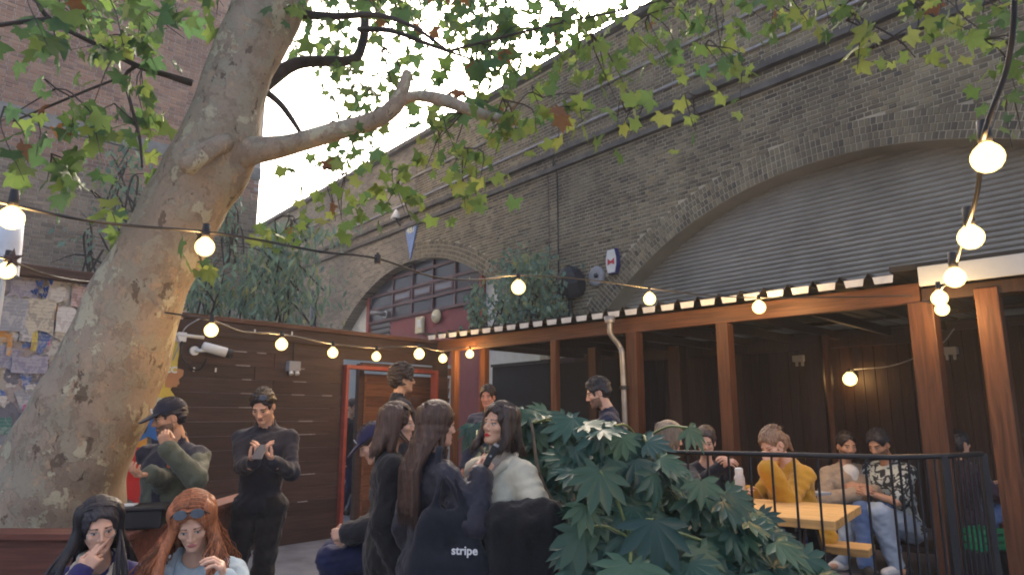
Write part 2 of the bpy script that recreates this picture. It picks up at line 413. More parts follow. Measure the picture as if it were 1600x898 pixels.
# pipes and cables running along the wall
def wall_line(name, label, pts, r_, m, cat='pipe', group=None):
    P = [vw(*p) for p in pts]; base = Vector(P[0])
    mb = MB().tube(spline([p - base for p in P], 4), r_, 6); o = mb.build(name, m, None, True); o.location = base; tag(o, label, cat, group); return o
wall_line('wall_pipe', 'long grey pipe clipped along the viaduct below its parapet', [(1.5,7.72,.05),(8,7.70,.05),(12,7.68,.05),(20,7.66,.05)], .03, M_palecable)
s1, z1 = vloc(872, 250); s2, z2 = vloc(872, 470)
wall_line('wall_cable', 'thin black cable running down the pier beside the wide arch', [(s1,7.6,.04),(s1+.01,6.98,.15),(s1,6.7,.04),(s1,2.5,.04)], .014, M_cable, 'cable', 'cables down the viaduct pier')
wall_line('wall_cable', 'thinner grey cable running down the pier beside the black one', [(s1+.28,7.6,.04),(s1+.28,6.98,.15),(s1+.28,6.7,.04),(s1+.27,2.5,.04)], .008, M_frame, 'cable', 'cables down the viaduct pier')
s1, z1 = vloc(497, 420)
wall_line('downpipe', 'dark blue grey downpipe on the viaduct beside the creeper', [(s1,5.9,.09),(s1,3,.09),(s1,.1,.09)], .11, mat('slate_pipe', (.06,.07,.12), .5, .2, 5), 'pipe')

# corrugated closing of the wide arch
shut = empty('corrugated_arch_cladding', vw(4.43, 0, -.45), 'ribbed grey steel cladding that closes the wide brick arch', 'cladding', rz=R(90) + VA)
zz = np.arange(2.3, 5.62, .078 / 6)
for k_ in range(9):
    x0 = -5.2 + k_ * 1.16; x1 = x0 + 1.20; off = rnd.uniform(-.012, .012)
    v = []; f = []
    for i, z in enumerate(zz):
        y = .040 * abs(math.sin(math.pi * (z + off) / .078)) ** .8 + (k_ % 2) * .006
        v += [(x0, y, z + off), (x1, y, z + off + rnd.uniform(-.0005, .0005))]
        if i: f.append((2*i-2, 2*i-1, 2*i+1, 2*i))
    MB().add(v, f).build('cladding_sheet', M_corr, shut)
MB().box((0, .06, 2.34), (10.4, .1, .12)).build('bottom_rail', M_dkwood, shut)

# filling of the smaller arch: white spandrels, red posts, glazing, louvre, maroon panel
YF = -.28
inf = empty('arch_window_front', vw(16.18, 0, YF), 'maroon and glass front with white ends filling the smaller brick arch', 'shopfront', rz=R(90) + VA)
def q(px, py): s, z = vloc(px, py, YF); return s - 16.18, z
sL, _ = q(578, 500); sR, _ = q(751, 450); sLo = sL + .28; zt = 5.95
_, zs = q(677, 485); _, za = q(677, 463); _, zb = q(677, 440)
def panel(name, s0, s1, z0, z1, y, th, m, bev=0.): return box_obj(name, ((s0+s1)/2, y, (z0+z1)/2), (abs(s1-s0), th, z1-z0), m, inf, bev=bev)
panel('light_block_panel', -6.2, 6.2, .05, 6.3, -.30, .04, M_black)  # black panel added behind the front to block sky light through its gaps
panel('white_spandrel', sL+.13, sL+4.2, .1, zt, -.10, .06, M_white); panel('white_spandrel', sR-.13, sR-3.8, .1, zt, -.10, .06, M_white)
panel('red_post', sL-.02, sL+.13, .1, zt, .0, .12, M_redpaint); panel('red_post', sR-.13, sR-.02, .1, zt, .0, .12, M_redpaint)
panel('maroon_board', sR-.02, sL-1.25, .1, zs, -.04, .05, M_maroon)
panel('louvre_box', sL-.02, sL-1.25, .1, zs, -.10, .04, M_black)
for k_ in range(9):
    o = panel('louvre_blade', sL-.06, sL-1.2, zs-.18-k_*.17, zs-.08-k_*.17, -.02, .02, M_grey); o.rotation_euler.x = R(-35)
cols = [sL-.02, q(615,470)[0], q(645,470)[0], q(677,463)[0], q(712,460)[0], sR-.02]
rows = [zs, za, zb, zb + (zb-za), zt]
for i in range(6): panel('mullion', cols[i]-.035, cols[i]+.035, zs, zt, .01, .07, M_frame)
for i in range(4): panel('transom', sR-.02, sL-.02, rows[i]-.04, rows[i]+.04, .012, .066, M_frame)
for i in range(5):
    for j in range(4):
        o = panel('window_pane', cols[i+1]+.035, cols[i]-.035, rows[j]+.04, rows[j+1]-.04, -.015, .012, M_glass); o.rotation_euler = (R(rnd.uniform(-2,2)), 0, R(rnd.uniform(-2,2)))
        if (i, j) in ((1,1),(2,1),(3,1)):
            o = panel('vent_frame', cols[i+1]+.10, cols[i]-.10, rows[j]+.10, rows[j+1]-.08, .01, .04, M_frame)
            o = panel('window_pane', cols[i+1]+.15, cols[i]-.15, rows[j]+.15, rows[j+1]-.13, .034, .008, M_vent)
# fixtures of the front
def plate(name, label, cat, px, py, y, build, group=None):
    s, z = vloc(px, py, y); o = empty(name, vw(s, z, y), label, cat, group, R(90) + VA); build(o); return o
def b_alarm(o):
    o.scale = (.75, .8, .75)
    box_obj('case', (0, .03, 0), (.5, .10, .62), M_cream, o, bev=.03); box_obj('lens', (-.05, .09, .05), (.25, .02, .3), M_whitep, o, bev=.006)
plate('alarm_box', 'cream alarm box on the maroon panel of the arch front', 'alarm', 657, 508, YF + .05, b_alarm)
def b_bell(o):
    o.scale = (.75, .75, .75)
    MB().lathe([(0,.16),(.12,.15),(.22,.10),(.25,.03),(.25,0),(0,0)], (0,0,0), 20, (0,1,0)).build('bell_dome', M_cream, o, True)
    MB().lathe([(0,.19),(.05,.185),(.06,.15)], (0,0,0), 12, (0,1,0)).build('bell_boss', M_whitep, o, True)
plate('alarm_bell', 'round cream alarm bell on the maroon panel of the arch front', 'bell', 683, 494, YF + .04, b_bell)
def b_flue(o):
    o.scale = (.7, .5, .7)
    MB().tube([(0,0,0),(0,.35,.02),(.06,.55,.03),(.35,.72,.05)], .09, 10).build('duct', M_steel, o, True); MB().lathe([(.16,0),(.16,.03),(.09,.03)], (0,0,0), 14, (0,1,0)).build('collar', M_grey, o, True)
plate('flue_pipe', 'stubby steel flue pipe poking out beside the red post of the arch', 'pipe', 602, 491, YF + .06, b_flue)

# signs and fixtures on the viaduct wall
def b_tri(o):
    MB().add([(-.36,.03,.50),(.36,.03,.50),(0,.03,-.58),(-.36,0,.50),(.36,0,.50),(0,0,-.58)], [(0,1,2)[::-1],(3,4,1,0),(4,5,2,1),(5,3,0,2)]).build('plate', M_bluep, o)
    t = link('number', text_mesh('487', .30, .004), o, mat('pale_yellow_enamel', (.66,.66,.42), .5, .1, 8)); t.location = (0, .036, .28); t.rotation_euler = (R(90), 0, R(180))
plate('bridge_plate', 'blue triangular bridge number plate above the smaller arch', 'sign', 643, 374, .02, b_tri)
def b_wl(o):
    MB().lathe([(0,.28),(.03,.27),(.16,0),(.13,-.01),(0,.02)], (0,.16,0), 12).build('shade', M_whitep, o, True); MB().tube([(0,0,-.2),(0,.1,-.1),(0,.16,.05)], .02, 6).build('bracket', M_cable, o)
plate('wall_lamp', 'small white cone lamp on the string course of the viaduct', 'lamp', 626, 343, .02, b_wl)
def b_sg(o):
    o.scale = (.74, .8, .78)
    pts = [(-.13,.31),(.13,.31),(.19,.10),(.19,-.10),(.13,-.31),(-.13,-.31),(-.19,-.10),(-.19,.10)]
    mb = MB(); n_ = len(pts); mb.add([(x,.12,z) for x,z in pts] + [(x*1.08,0,z*1.05) for x,z in pts], [tuple(range(n_))] + [(i,n_+i,n_+(i+1)%n_,(i+1)%n_) for i in range(n_)]); mb.build('case', M_navyp, o)
    MB().add([(x*.93,.126,z*.95) for x,z in pts], [tuple(range(n_))]).build('face', M_whitep, o)
    MB().add([(-.12,.131,.08),(0,.131,.0),(.12,.131,.08),(.12,.131,-.10),(.0,.131,-.05),(-.12,.131,-.10)], [(0,1,4,5),(1,2,3,4)]).build('emblem', mat('red_print', (.50,.04,.05), .5, .1, 6), o)
plate('alarm_sounder', 'white and navy alarm sounder with a red mark on the viaduct', 'alarm', 960, 409, .02, b_sg)
def b_dish(o):
    MB().lathe([(.20,.0),(.21,.05),(.16,.07),(0,.03)], (0,0,0), 18, (0,1,0)).build('disc', M_grey, o, True); MB().tube([(0,.05,0),(-.03,.10,.02)], .04, 8).build('hub', M_cable, o)
plate('wall_vent', 'round grey vent disc on the viaduct below the alarm sounder', 'vent', 934, 432, .02, b_dish)
def b_duct(o):
    mb = MB().lathe([(.05,.62),(.20,.52),(.31,.34),(.34,.12),(.30,.02),(.27,.0),(0,.02)], (0,0,-.3), 9, (-.3,.55,1)); mb.build('hood', mat('black_cowl', (.02,.022,.03), .55, .3, 4), o, False)
    MB().tube([(0,0,-.2),(0,.1,-.3),(0,.1,-1.3)], .05, 8).build('stem', M_cable, o)
plate('black_cowl', 'black bent cowl standing off the viaduct pier under the parapet', 'vent', 895, 437, .02, b_duct)

# ------------------------------------------------------------------ left building
bd = Vector((math.sin(R(45)), math.cos(R(45)), 0)); bcor = Vector((-5.62, 14.5, 0))
BL = 11.0; bo = bcor - bd * BL
bld = empty('brick_building', bo, 'tall red brick building with a darker lower wall rising behind the poster wall', 'building', rz=R(45))
# local x along the wall (near left to far right), local y away from the yard
bN = Vector((-bd.y, bd.x, 0))
def bloc(px, py):
    p = onplane(px, py, bN, bN.dot(bo)); return (p - bo).dot(bd), p.z
BM = Matrix.Rotation(R(180), 3, 'Z')
box_obj('wall_core', (BL/2, 3.0, 7.5), (BL, 6.0, 15), M_red_mortar, bld)
brk = bpy.data.objects.new('brick_face', None); C.objects.link(brk); brk.parent = bld; brk.rotation_euler = (0, 0, R(180)); brk.location = (BL, 0, 0)
_, zsplit = bloc(60, 245); _, zband = bloc(30, 178)
items_r = []; items_o = []
row = 0; z = 2.6
while z < 14.6:
    zc = z + .0375; s = 0 if row % 2 else .085; k_ = row % 2
    while s < BL - .1:
        L = .225 if k_ % 2 else .1125; k_ += 1; L = min(L, BL - s)
        sc_ = s + L / 2; s += L
        wp = bo + bd * sc_ + Vector((0, 0, zc)); x, y, dz = proj(wp)
        if not (-40 < x < 400 and -40 < y < 470): continue
        if abs(zc - zband) < .14: continue
        vd = dz if (2 < x < 330 and 2 < y < 420) else None
        it = (BL - sc_, zc, L - .012, .063, 0, vd)
        (items_r if zc > zsplit + .12 * math.sin(sc_ * 1.3) else items_o).append(it)
    z += .075; row += 1
make_bricks(brk, items_r, M_red, 150, 'red_brickwork'); make_bricks(brk, items_o, M_old, 150, 'brown_brickwork')
box_obj('stone_band', (BL/2, -.02, zband), (BL, .07, .26), M_ledge, bld, bev=.01)
# ------------------------------------------------------------------ poster wall and fence share one line
fd = Vector((.664, .748, 0)).normalized(); fO = Vector((-3.94, 7.93, 0)); fN = Vector((-fd.y, fd.x, 0)); FRZ = math.atan2(fd.y, fd.x)
def floc(px, py, y=0):
    """pixel to fence frame; y is metres towards the yard"""
    p = onplane(px, py, fN, fN.dot(fO) - y); return (p - fO).dot(fd), p.z
def fw(t, z, y=0): return fO + fd * t - fN * y + Vector((0, 0, z))
pw = empty('poster_wall', fw(0, 0), 'wall thick with torn posters and scribbles behind the plane tree', 'wall', rz=FRZ)
def collage():
    m = bpy.data.materials.new('torn_paper_collage'); m.use_nodes = True; n = m.node_tree.nodes; l = m.node_tree.links; b = n['Principled BSDF']; b.inputs['Roughness'].default_value = .8
    tc = n.new('ShaderNodeTexCoord'); nz = n.new('ShaderNodeTexNoise'); nz.inputs['Scale'].default_value = 5; nz.inputs['Detail'].default_value = 7; l.new(tc.outputs['Object'], nz.inputs['Vector'])
    vm = n.new('ShaderNodeMix'); vm.data_type = 'VECTOR'; vm.inputs[0].default_value = .22; l.new(tc.outputs['Object'], vm.inputs[4]); l.new(nz.outputs[1], vm.inputs[5])
    vo = n.new('ShaderNodeTexVoronoi'); vo.inputs['Scale'].default_value = 5.5; l.new(vm.outputs[1], vo.inputs['Vector'])
    sp = n.new('ShaderNodeSeparateColor'); l.new(vo.outputs['Color'], sp.inputs[0])
    cr = n.new('ShaderNodeValToRGB'); cr.color_ramp.interpolation = 'CONSTANT'; e = cr.color_ramp.elements
    cs = [(.45,.42,.36),(.55,.53,.48),(.32,.31,.32),(.50,.44,.33),(.20,.20,.24),(.60,.58,.55),(.42,.36,.34),(.30,.33,.40),(.52,.49,.42)]
    while len(e) < len(cs): e.new(.5)
    for i, c in enumerate(cs): e[i].position = i / len(cs); e[i].color = (*c, 1)
    l.new(sp.outputs[0], cr.inputs[0])
    n2 = n.new('ShaderNodeTexNoise'); n2.inputs['Scale'].default_value = 26; n2.inputs['Detail'].default_value = 4; l.new(tc.outputs['Object'], n2.inputs['Vector'])
    mr = n.new('ShaderNodeMapRange'); mr.inputs[1].default_value = .52; mr.inputs[2].default_value = .66; mr.inputs[4].default_value = .6; l.new(n2.outputs[0], mr.inputs[0])
    mx = n.new('ShaderNodeMix'); mx.data_type = 'RGBA'; mx.inputs[7].default_value = (.12,.11,.12,1); l.new(mr.outputs[0], mx.inputs[0]); l.new(cr.outputs[0], mx.inputs[6])
    l.new(mx.outputs[2], b.inputs['Base Color'])
    bp = n.new('ShaderNodeBump'); bp.inputs['Strength'].default_value = .4; bp.inputs['Distance'].default_value = .01; l.new(vo.outputs['Distance'], bp.inputs['Height']); l.new(bp.outputs[0], b.inputs['Normal'])
    return m
M_coll = collage()
box_obj('wall_panel', (-2.6, .06, 1.5), (5.2, .12, 3.0), M_coll, pw)
box_obj('timber_coping', (-2.6, 0, 3.05), (5.3, .26, .12), M_fence, pw, bev=.01)
def poster_mat(i, c, ink, sc_=14., amt=.55):
    m = mat('poster_paper_%d' % i, c, .75, .08, 9, .15, 40); n = m.node_tree.nodes; l = m.node_tree.links; b = n['Principled BSDF']
    tc = n.new('ShaderNodeTexCoord'); vo = n.new('ShaderNodeTexNoise'); vo.inputs['Scale'].default_value = sc_; vo.inputs['Detail'].default_value = 2; vo.inputs['Distortion'].default_value = 1.2; l.new(tc.outputs['Object'], vo.inputs['Vector'])
    mr = n.new('ShaderNodeMapRange'); mr.inputs[1].default_value = .52; mr.inputs[2].default_value = .56; mr.inputs[4].default_value = amt; l.new(vo.outputs[0], mr.inputs[0])
    mx = n.new('ShaderNodeMix'); mx.data_type = 'RGBA'; mx.inputs[7].default_value = (*ink, 1); l.new(mr.outputs[0], mx.inputs[0]); l.new(n[m['mix']].outputs[2], mx.inputs[6]); l.new(mx.outputs[2], b.inputs['Base Color'])
    wv = n.new('ShaderNodeTexWave'); wv.bands_direction = 'Z'; wv.inputs['Scale'].default_value = 9; wv.inputs['Distortion'].default_value = 3; wv.inputs['Detail Scale'].default_value = 6; l.new(tc.outputs['Object'], wv.inputs['Vector'])
    m2 = n.new('ShaderNodeMapRange'); m2.inputs[1].default_value = .55; m2.inputs[2].default_value = .62; m2.inputs[4].default_value = .18; l.new(wv.outputs[1], m2.inputs[0])
    x2 = n.new('ShaderNodeMix'); x2.data_type = 'RGBA'; x2.inputs[7].default_value = (*ink, 1); l.new(m2.outputs[0], x2.inputs[0]); l.new(mx.outputs[2], x2.inputs[6]); l.new(x2.outputs[2], b.inputs['Base Color'])
    return m
PM = [poster_mat(i, c, k_) for i, (c, k_) in enumerate([((.60,.55,.44),(.25,.22,.2)),((.62,.60,.56),(.15,.15,.18)),((.42,.40,.46),(.2,.2,.3)),((.66,.30,.07),(.5,.5,.45)),((.33,.34,.38),(.6,.58,.55)),((.55,.42,.40),(.2,.12,.12)),
     ((.10,.17,.42),(.55,.55,.55)),((.66,.54,.14),(.3,.2,.1)),((.50,.10,.25),(.6,.5,.5)),((.08,.22,.19),(.4,.45,.4)),((.70,.68,.64),(.45,.4,.36)),((.16,.15,.16),(.5,.48,.46))])]
def sheet(parent, cx, cz, wx, wz, y, m, name='poster', ragged=.05, n_=16, rz=0.):
    """a pasted sheet: straight cut sides with a torn, uneven edge here and there"""
    v = []; cor = [(-1,-1),(1,-1),(1,1),(-1,1)]; torn = rnd.randrange(4)
    for e in range(4):
        (ax, az), (bx, bz) = cor[e], cor[(e+1) % 4]
        for j in range(5):
            t_ = j / 5.; k_ = rnd.uniform(-ragged, ragged) * (3. if e == torn else .5); x = (ax + (bx - ax) * t_) * (1 + k_) * wx / 2; z = (az + (bz - az) * t_) * (1 + k_) * wz / 2
            v.append((x * math.cos(rz) - z * math.sin(rz), x * math.sin(rz) + z * math.cos(rz)))
    n_ = len(v); mb = MB(); mb.add([(x, -.0006, z) for x, z in v] + [(x, .0006, z) for x, z in v], [tuple(range(n_))] + [(i, n_ + i, n_ + (i+1) % n_, (i+1) % n_) for i in range(n_)])
    o = mb.build(name, m, parent); o.location = (cx, -.003 - y, cz); return o
k_ = 0
for i in range(90):
    t, z = rnd.uniform(-2.4, -.85), rnd.uniform(.5, 2.92); s_ = rnd.uniform(.06, .26)
    mm = rnd.choices(PM, [6,6,3,2,3,3,3,2.5,1,1,7,2])[0]
    sheet(pw, t, z, s_ * rnd.uniform(.6, 1.3), s_ * rnd.uniform(.7, 1.4), .001 + i * .0003, mm, ragged=.16, rz=rnd.uniform(-.5, .5))
# the pieces one can pick out: pale shield, orange strips, pink square, lilac plate, teal patch
def fpos(px, py): return floc(px, py)
for px, py, wx, wz, m in ((62,495,.24,.36,PM[0]),(20,492,.26,.34,PM[4]),(52,533,.05,.20,PM[7]),(13,541,.04,.18,PM[3]),(45,570,.30,.17,PM[2]),(125,464,.18,.22,PM[5]),(41,645,.09,.15,PM[8]),(5,665,.10,.16,PM[9]),(100,500,.16,.26,PM[10]),(40,526,.12,.10,PM[1])):
    t, z = fpos(px, py); sheet(pw, t, z, wx, wz, .037 + rnd.uniform(0, .003), m, ragged=.08)
M_blueink = mat('blue_marker', (.05, .12, .42), .6, .2, 9)
for px, py, wx in ((60,444,8),(70,452,6),(52,456,9),(66,462,10),(78,440,5)):
    pts = []
    for j in range(5):
        t, z = fpos(px - wx/2 + wx * j / 4, py + (4 if j % 2 else -4) + rnd.uniform(-2, 2)); pts.append((t, -.044, z))
    MB().tube(pts, .012, 5).build('scribble', M_blueink, pw)
# painted patches on the strip beside the fence
for px, py, wx, wz, m, rg in ((262,510,.30,.34,(.55,.42,.40),.1),(258,558,.26,.34,(.62,.50,.10),.1),(268,590,.16,.22,(.45,.22,.10),.15),(252,606,.22,.22,(.62,.46,.08),.1),(270,548,.09,.14,(.04,.04,.10),.15),(268,565,.10,.08,(.55,.08,.04),.15),
        (236,632,.28,.36,(.55,.56,.40),.12),(228,668,.36,.32,(.03,.14,.42),.15),(212,680,.20,.42,(.62,.30,.05),.15),(200,690,.26,.40,(.50,.18,.16),.12),(208,745,.66,.62,(.50,.020,.018),.1),(228,760,.28,.30,(.08,.30,.58),.12),(248,700,.20,.4,(.02,.03,.07),.1)):
    t, z = fpos(px, py); sheet(pw, t, z, wx, wz, .037 + rnd.uniform(0, .008), mat('mural_paint', m, .7, .12, 9, .1, 30), 'painted_patch', rg)
for i in range(7):
    px = 186 + i * 6; t0, z0 = fpos(px, 712 - i * 6); t1, z1 = fpos(px + 4, 690 - i * 4); t2, z2 = fpos(px + 2, 668 - i * 5)
    MB().tube(spline([(t0, -.05, z0), (t1, -.05, z1), (t2, -.05, z2)], 4), .014, 5).build('painted_stroke', M_black, pw)
t, z = fpos(264, 578)
o = link('lettering', text_mesh('CC', .10, .004), pw, M_whitep); o.location = (t, -.054, z); o.rotation_euler = (R(90), 0, 0)
# white pipe at the far left
p0 = at(-3, 330, 6.4); 
o = MB().lathe([(.12,0),(.115,.3),(.10,.62),(.02,.64)], (0,0,0), 18).build('white_post', mat('white_canvas', (.66,.70,.76), .7, .08, 5, .2, 20), None, True); o.location = at(6, 430, 6.4)
tag(o, 'short pale white post showing above the poster wall', 'post')
MB().tube([(0,0,-2.6),(0,0,.02)], .025, 8).build('pole', M_whitep, o)
# fence
fen = empty('board_fence', fw(0, 0), 'dark brown horizontal board fence with red doorway beside the poster wall', 'fence', rz=FRZ)
FH = 2.74
d0, zdoor = floc(541, 576); d1, _ = floc(676, 586); fl = 4.35
nb = 16; bh = FH / nb
for i in range(nb):
    z = bh * (i + .5)
    segs = [(.0, 1.28), (1.285, d0 - .06)] if i % 2 else [(.0, 1.02), (1.025, d0 - .06)]
    if z > zdoor + .05: segs = [(.0, 1.62), (1.625, 3.1), (3.105, fl)] if i % 2 else [(.0, 2.2), (2.205, fl)]
    else: segs.append((d1 + .06, fl))
    for a, b in segs:
        o = box_obj('fence_board', ((a+b)/2, rnd.uniform(-.004, .004), z), (b-a, .022, bh-.0015), M_fence, fen, bev=.003); o.rotation_euler = (R(rnd.uniform(-.6, .6)), 0, 0)
box_obj('top_cap', (fl/2, -.01, FH+.035), (fl+.06, .10, .06), M_cap, fen, bev=.006)
box_obj('top_rail', (fl/2, -.03, FH-.10), (fl, .035, .16), M_fence, fen, bev=.004)
for t in (.02, 1.3, d0-.13, d1+.13, fl-.05): box_obj('fence_post', (t, .065, FH/2), (.09, .09, FH), M_fence, fen)
M_dash = mat('pale_dash_grey', (.30, .27, .27), .8, .4, 20)  # pale dashes set along the board joints
for px, py, wp in ((372,547,26),(379,566,22),(385,586,14),(386,605,20),(388,623,20),(384,641,24),(468,590,20),(470,605,14),(464,626,20),(477,649,22),(476,680,30),(474,736,34),(472,774,15),(470,573,10),(408,552,14),(510,610,16)):
    t, z = floc(px, py); t2, _ = floc(px + wp, py)
    box_obj('pale_dash', (t, -.0145, bh * round(z / bh) ), (t2-t, .008, .013), M_dash, fen)
for px, py in ((395,518),(453,521),(300,577),(334,578)):
    t, z = floc(px, py); box_obj('nail_plate', (t, -.052, z), (.02, .006, .05), M_whitep, fen)
# red door frame
dz_ = zdoor
fr = bpy.data.objects.new('door_frame', None); C.objects.link(fr); fr.parent = fen
box_obj('frame_jamb', (d0-.025, -.02, dz_/2), (.05, .13, dz_), M_redpaint, fr, bev=.005); box_obj('frame_jamb', (d1+.025, -.02, dz_/2), (.05, .13, dz_), M_redpaint, fr, bev=.005)
box_obj('frame_head', ((d0+d1)/2, -.02, dz_+.028), (d1-d0+.10, .13, .055), M_redpaint, fr, bev=.005)
# lapped panel seen through the doorway
lp0, lz = floc(567, 580, -.55); lp1, _ = floc(700, 590, -.55)
lap = empty('lap_fence_panel', fw(lp0, 0, -.55), 'warm brown lapped fence panel seen through the red doorway', 'fence panel', rz=FRZ)
for i in range(13):
    o = box_obj('lap_slat', ((lp1-lp0)/2, -.02, .12 + i * .17), (lp1-lp0, .018, .19), M_lap, lap, bev=.003); o.rotation_euler = (R(13), 0, 0)
box_obj('panel_post', (-.05, 0, 1.2), (.09, .09, 2.4), M_fence, lap, bev=.004)
box_obj('panel_cap', ((lp1-lp0)/2, -.02, 2.36), (lp1-lp0+.1, .07, .12), M_lap, lap, bev=.004)
for t in (.02, (lp1-lp0)*.5): box_obj('batten', (t, -.045, 1.15), (.04, .02, 2.2), M_lap, lap)
# pale wall glimpsed beyond
rw = empty('rendered_wall', at(540, 620, 14), 'pale rendered wall glimpsed through the gap of the doorway', 'wall', rz=FRZ); rw.location.z = 0
box_obj('render', (0, .1, 1.4), (6, .2, 2.8), M_white, rw); box_obj('plinth', (0, -.02, .2), (6, .05, .4), M_grey, rw)

# fixtures on the fence
t, z = floc(318, 546, .06)
cc = empty('security_camera', fw(t, z, .06), 'white security camera with arm on the brown fence', 'camera', rz=FRZ)
MB().lathe([(0,-.16),(.05,-.15),(.058,-.13),(.058,.12),(.05,.13),(0,.12)], (.10,-.10,.0), 14, (1,-.35,-.25)).build('barrel', M_whitep, cc, True)
MB().lathe([(.052,.0),(.056,.07),(.045,.07),(0,.05)], (.215,-.14,-.03), 14, (1,-.35,-.25)).build('lens_hood', M_cable, cc, True)
MB().tube([(-.1,.03,-.02),(-.06,-.05,-.02),(.02,-.08,-.01)], .022, 8).build('arm', M_whitep, cc, True); MB().lathe([(.055,0),(.055,.03),(0,.03)], (-.1,.03,-.02), 12, (0,-1,0)).build('base', M_whitep, cc)
box_obj('junction_box', (-.26, .02, .13), (.10, .05, .11), M_whitep, cc, bev=.006)
MB().tube(spline([(-.26,0,.08),(-.25,-.02,-.10),(-.15,-.02,-.22),(-.02,0,-.24),(.06,.02,-.10)], 5), .01, 6).build('lead', M_cable, cc)
t, z = floc(296, 524, .05); o = MB().tube([(-.18,0,.0),(.17,0,-.01)], .022, 8).build('conduit', M_whitep, None, True); o.location = fw(t, z, .05); o.rotation_euler.z = FRZ; tag(o, 'short white conduit at the end of the brown fence', 'conduit')
MB().tube(spline([(-.1,0,0),(-.05,-.02,.1),(.05,-.03,.18),(.12,0,.22)], 5), .008, 5).build('loose_wire', M_palecable, o); MB().tube(spline([(-.16,0,0),(-.12,-.02,-.1),(-.17,-.02,-.3)], 5), .007, 5).build('loose_wire', M_palecable, o)
t, z = floc(458, 572, .05)
fl_ = empty('twin_floodlight', fw(t, z, .05), 'small grey twin floodlight box on the brown fence', 'light', rz=FRZ)
box_obj('housing', (0, 0, 0), (.17, .10, .13), M_grey, fl_, bev=.01)
for s_ in (-.045, .045): MB().lathe([(.022,0),(.032,.05),(.028,.055),(0,.045)], (s_,-.02,-.06), 12, (0,-.5,-1)).build('spot', M_whitep, fl_, True)
MB().tube([(0,0,.06),(0,.01,.25),(.02,.02,.42)], .012, 6).build('lead', M_cable, fl_)

# ------------------------------------------------------------------ pergola
pO = Vector((-1.04, 10.07, 0)); pd = Vector((4.47, -4.43, 0)).normalized(); pN = Vector((-pd.y, pd.x, 0)); PRZ = math.atan2(pd.y, pd.x)
def pw_(t, y, z): return pO + pd * t + pN * y + Vector((0, 0, z))
def ploc(px, py, y=0):
    p = onplane(px, py, pN, pN.dot(pO) + y); return (p - pO).dot(pd), p.z
per = empty('timber_pergola', pO, 'orange brown timber pergola with corrugated roof along the viaduct', 'pergola', rz=PRZ)
PL = 6.3; PX = 9.4
box_obj('front_beam', ((PL-.1)/2-.02, .06, 2.625), (PL+.1, .09, .17), M_beam, per, bev=.006)
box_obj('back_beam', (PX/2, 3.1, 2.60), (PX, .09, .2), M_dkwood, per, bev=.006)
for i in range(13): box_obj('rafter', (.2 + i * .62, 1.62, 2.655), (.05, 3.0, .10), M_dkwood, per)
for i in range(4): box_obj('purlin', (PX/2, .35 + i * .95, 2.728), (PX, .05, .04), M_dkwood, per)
def post(px, y, wd, top=2.54, py=600, m=M_timber):
    t, _ = ploc(px, py, y); return box_obj('post', (t, y, (DECK + top)/2), (wd, wd, top-DECK), m, per, bev=.008)
post(711, .06, .09); post(757, .5, .10, 2.6); post(868, .06, .085); post(992, .06, .14, py=560); post(1137, .06, .13); 
post(1447, .06, .19, py=520); post(1562, .05, .16, 2.6, py=600)
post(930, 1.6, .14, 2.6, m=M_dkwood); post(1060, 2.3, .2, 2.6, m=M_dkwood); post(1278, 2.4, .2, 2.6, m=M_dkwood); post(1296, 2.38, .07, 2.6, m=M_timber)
# roof sheets with ribs running front to back; white pieces added below stand in for their sky-lit ends
pitch = .235; nsh = int(PL / pitch) + 1
for i in range(9):
    mb = MB(); v = []; f = []; x0 = -.2 + i * pitch * 3; prof = []
    for j in range(3): prof += [(x0 + j*pitch, 0), (x0 + j*pitch + .03, .045), (x0 + j*pitch + .06, 0), (x0 + j*pitch + .145, .0)]
    prof.append((x0 + 3*pitch, 0))
    for x, h in prof: v += [(x, -.14, 2.775 + h), (x, 5.0, 2.89 + h)]
    for j in range(len(prof)-1): f.append((2*j, 2*j+2, 2*j+3, 2*j+1))
    mb.add(v, f); o = mb.build('roof_sheet', M_roof, per)
    sm = o.modifiers.new('s', 'SOLIDIFY'); sm.thickness = .004
for j in range(nsh):
    x = -.2 + j * pitch + .06
    MB().add([(x+.006,-.15,2.775),(x+.169,-.15,2.775),(x+.158,-.148,2.712),(x+.018,-.148,2.712),(x+.006,-.145,2.775),(x+.169,-.145,2.775),(x+.158,-.143,2.712),(x+.018,-.143,2.712)],
             [(0,3,2,1),(4,5,6,7),(3,7,6,2),(0,4,7,3),(1,2,6,5)]).build('skylit_edge_piece', M_skylit, per)
o = box_obj('roof_deck', ((PX+6.1)/2, 2.4, 2.83), (PX-6.1, 5.0, .05), M_roof, per)
o = box_obj('fascia', ((PX+PL)/2+.02, -.12, 2.735), (PX-PL, .03, .16), M_fasc, per, bev=.004); box_obj('fascia_beam', ((PX+PL)/2, .03, 2.60), (PX-PL, .07, .10), M_dkwood, per)
# drainpipe
p_ = ploc(966, 512)[0]
dp = MB().tube(spline([(p_,-.16,2.66),(p_,-.15,2.52),(p_+.05,-.05,2.38),(p_+.09,-.06,2.2),(p_+.10,-.06,1.2),(p_+.10,-.06,DECK+.02)], 6), .031, 10)
o = dp.build('drainpipe', M_steel, None, True); o.location = pO; o.rotation_euler.z = PRZ; tag(o, 'grey swan neck drainpipe fixed to a pergola post', 'pipe')
MB().lathe([(.055,0),(.07,.07),(.06,.07)], (p_,-.16,2.65), 12).build('hopper', M_steel, o, True)
for z in (1.9, 1.0): MB().lathe([(.05,0),(.05,.04)], (p_+.10,-.06,z), 12).build('pipe_clip', M_cable, o)
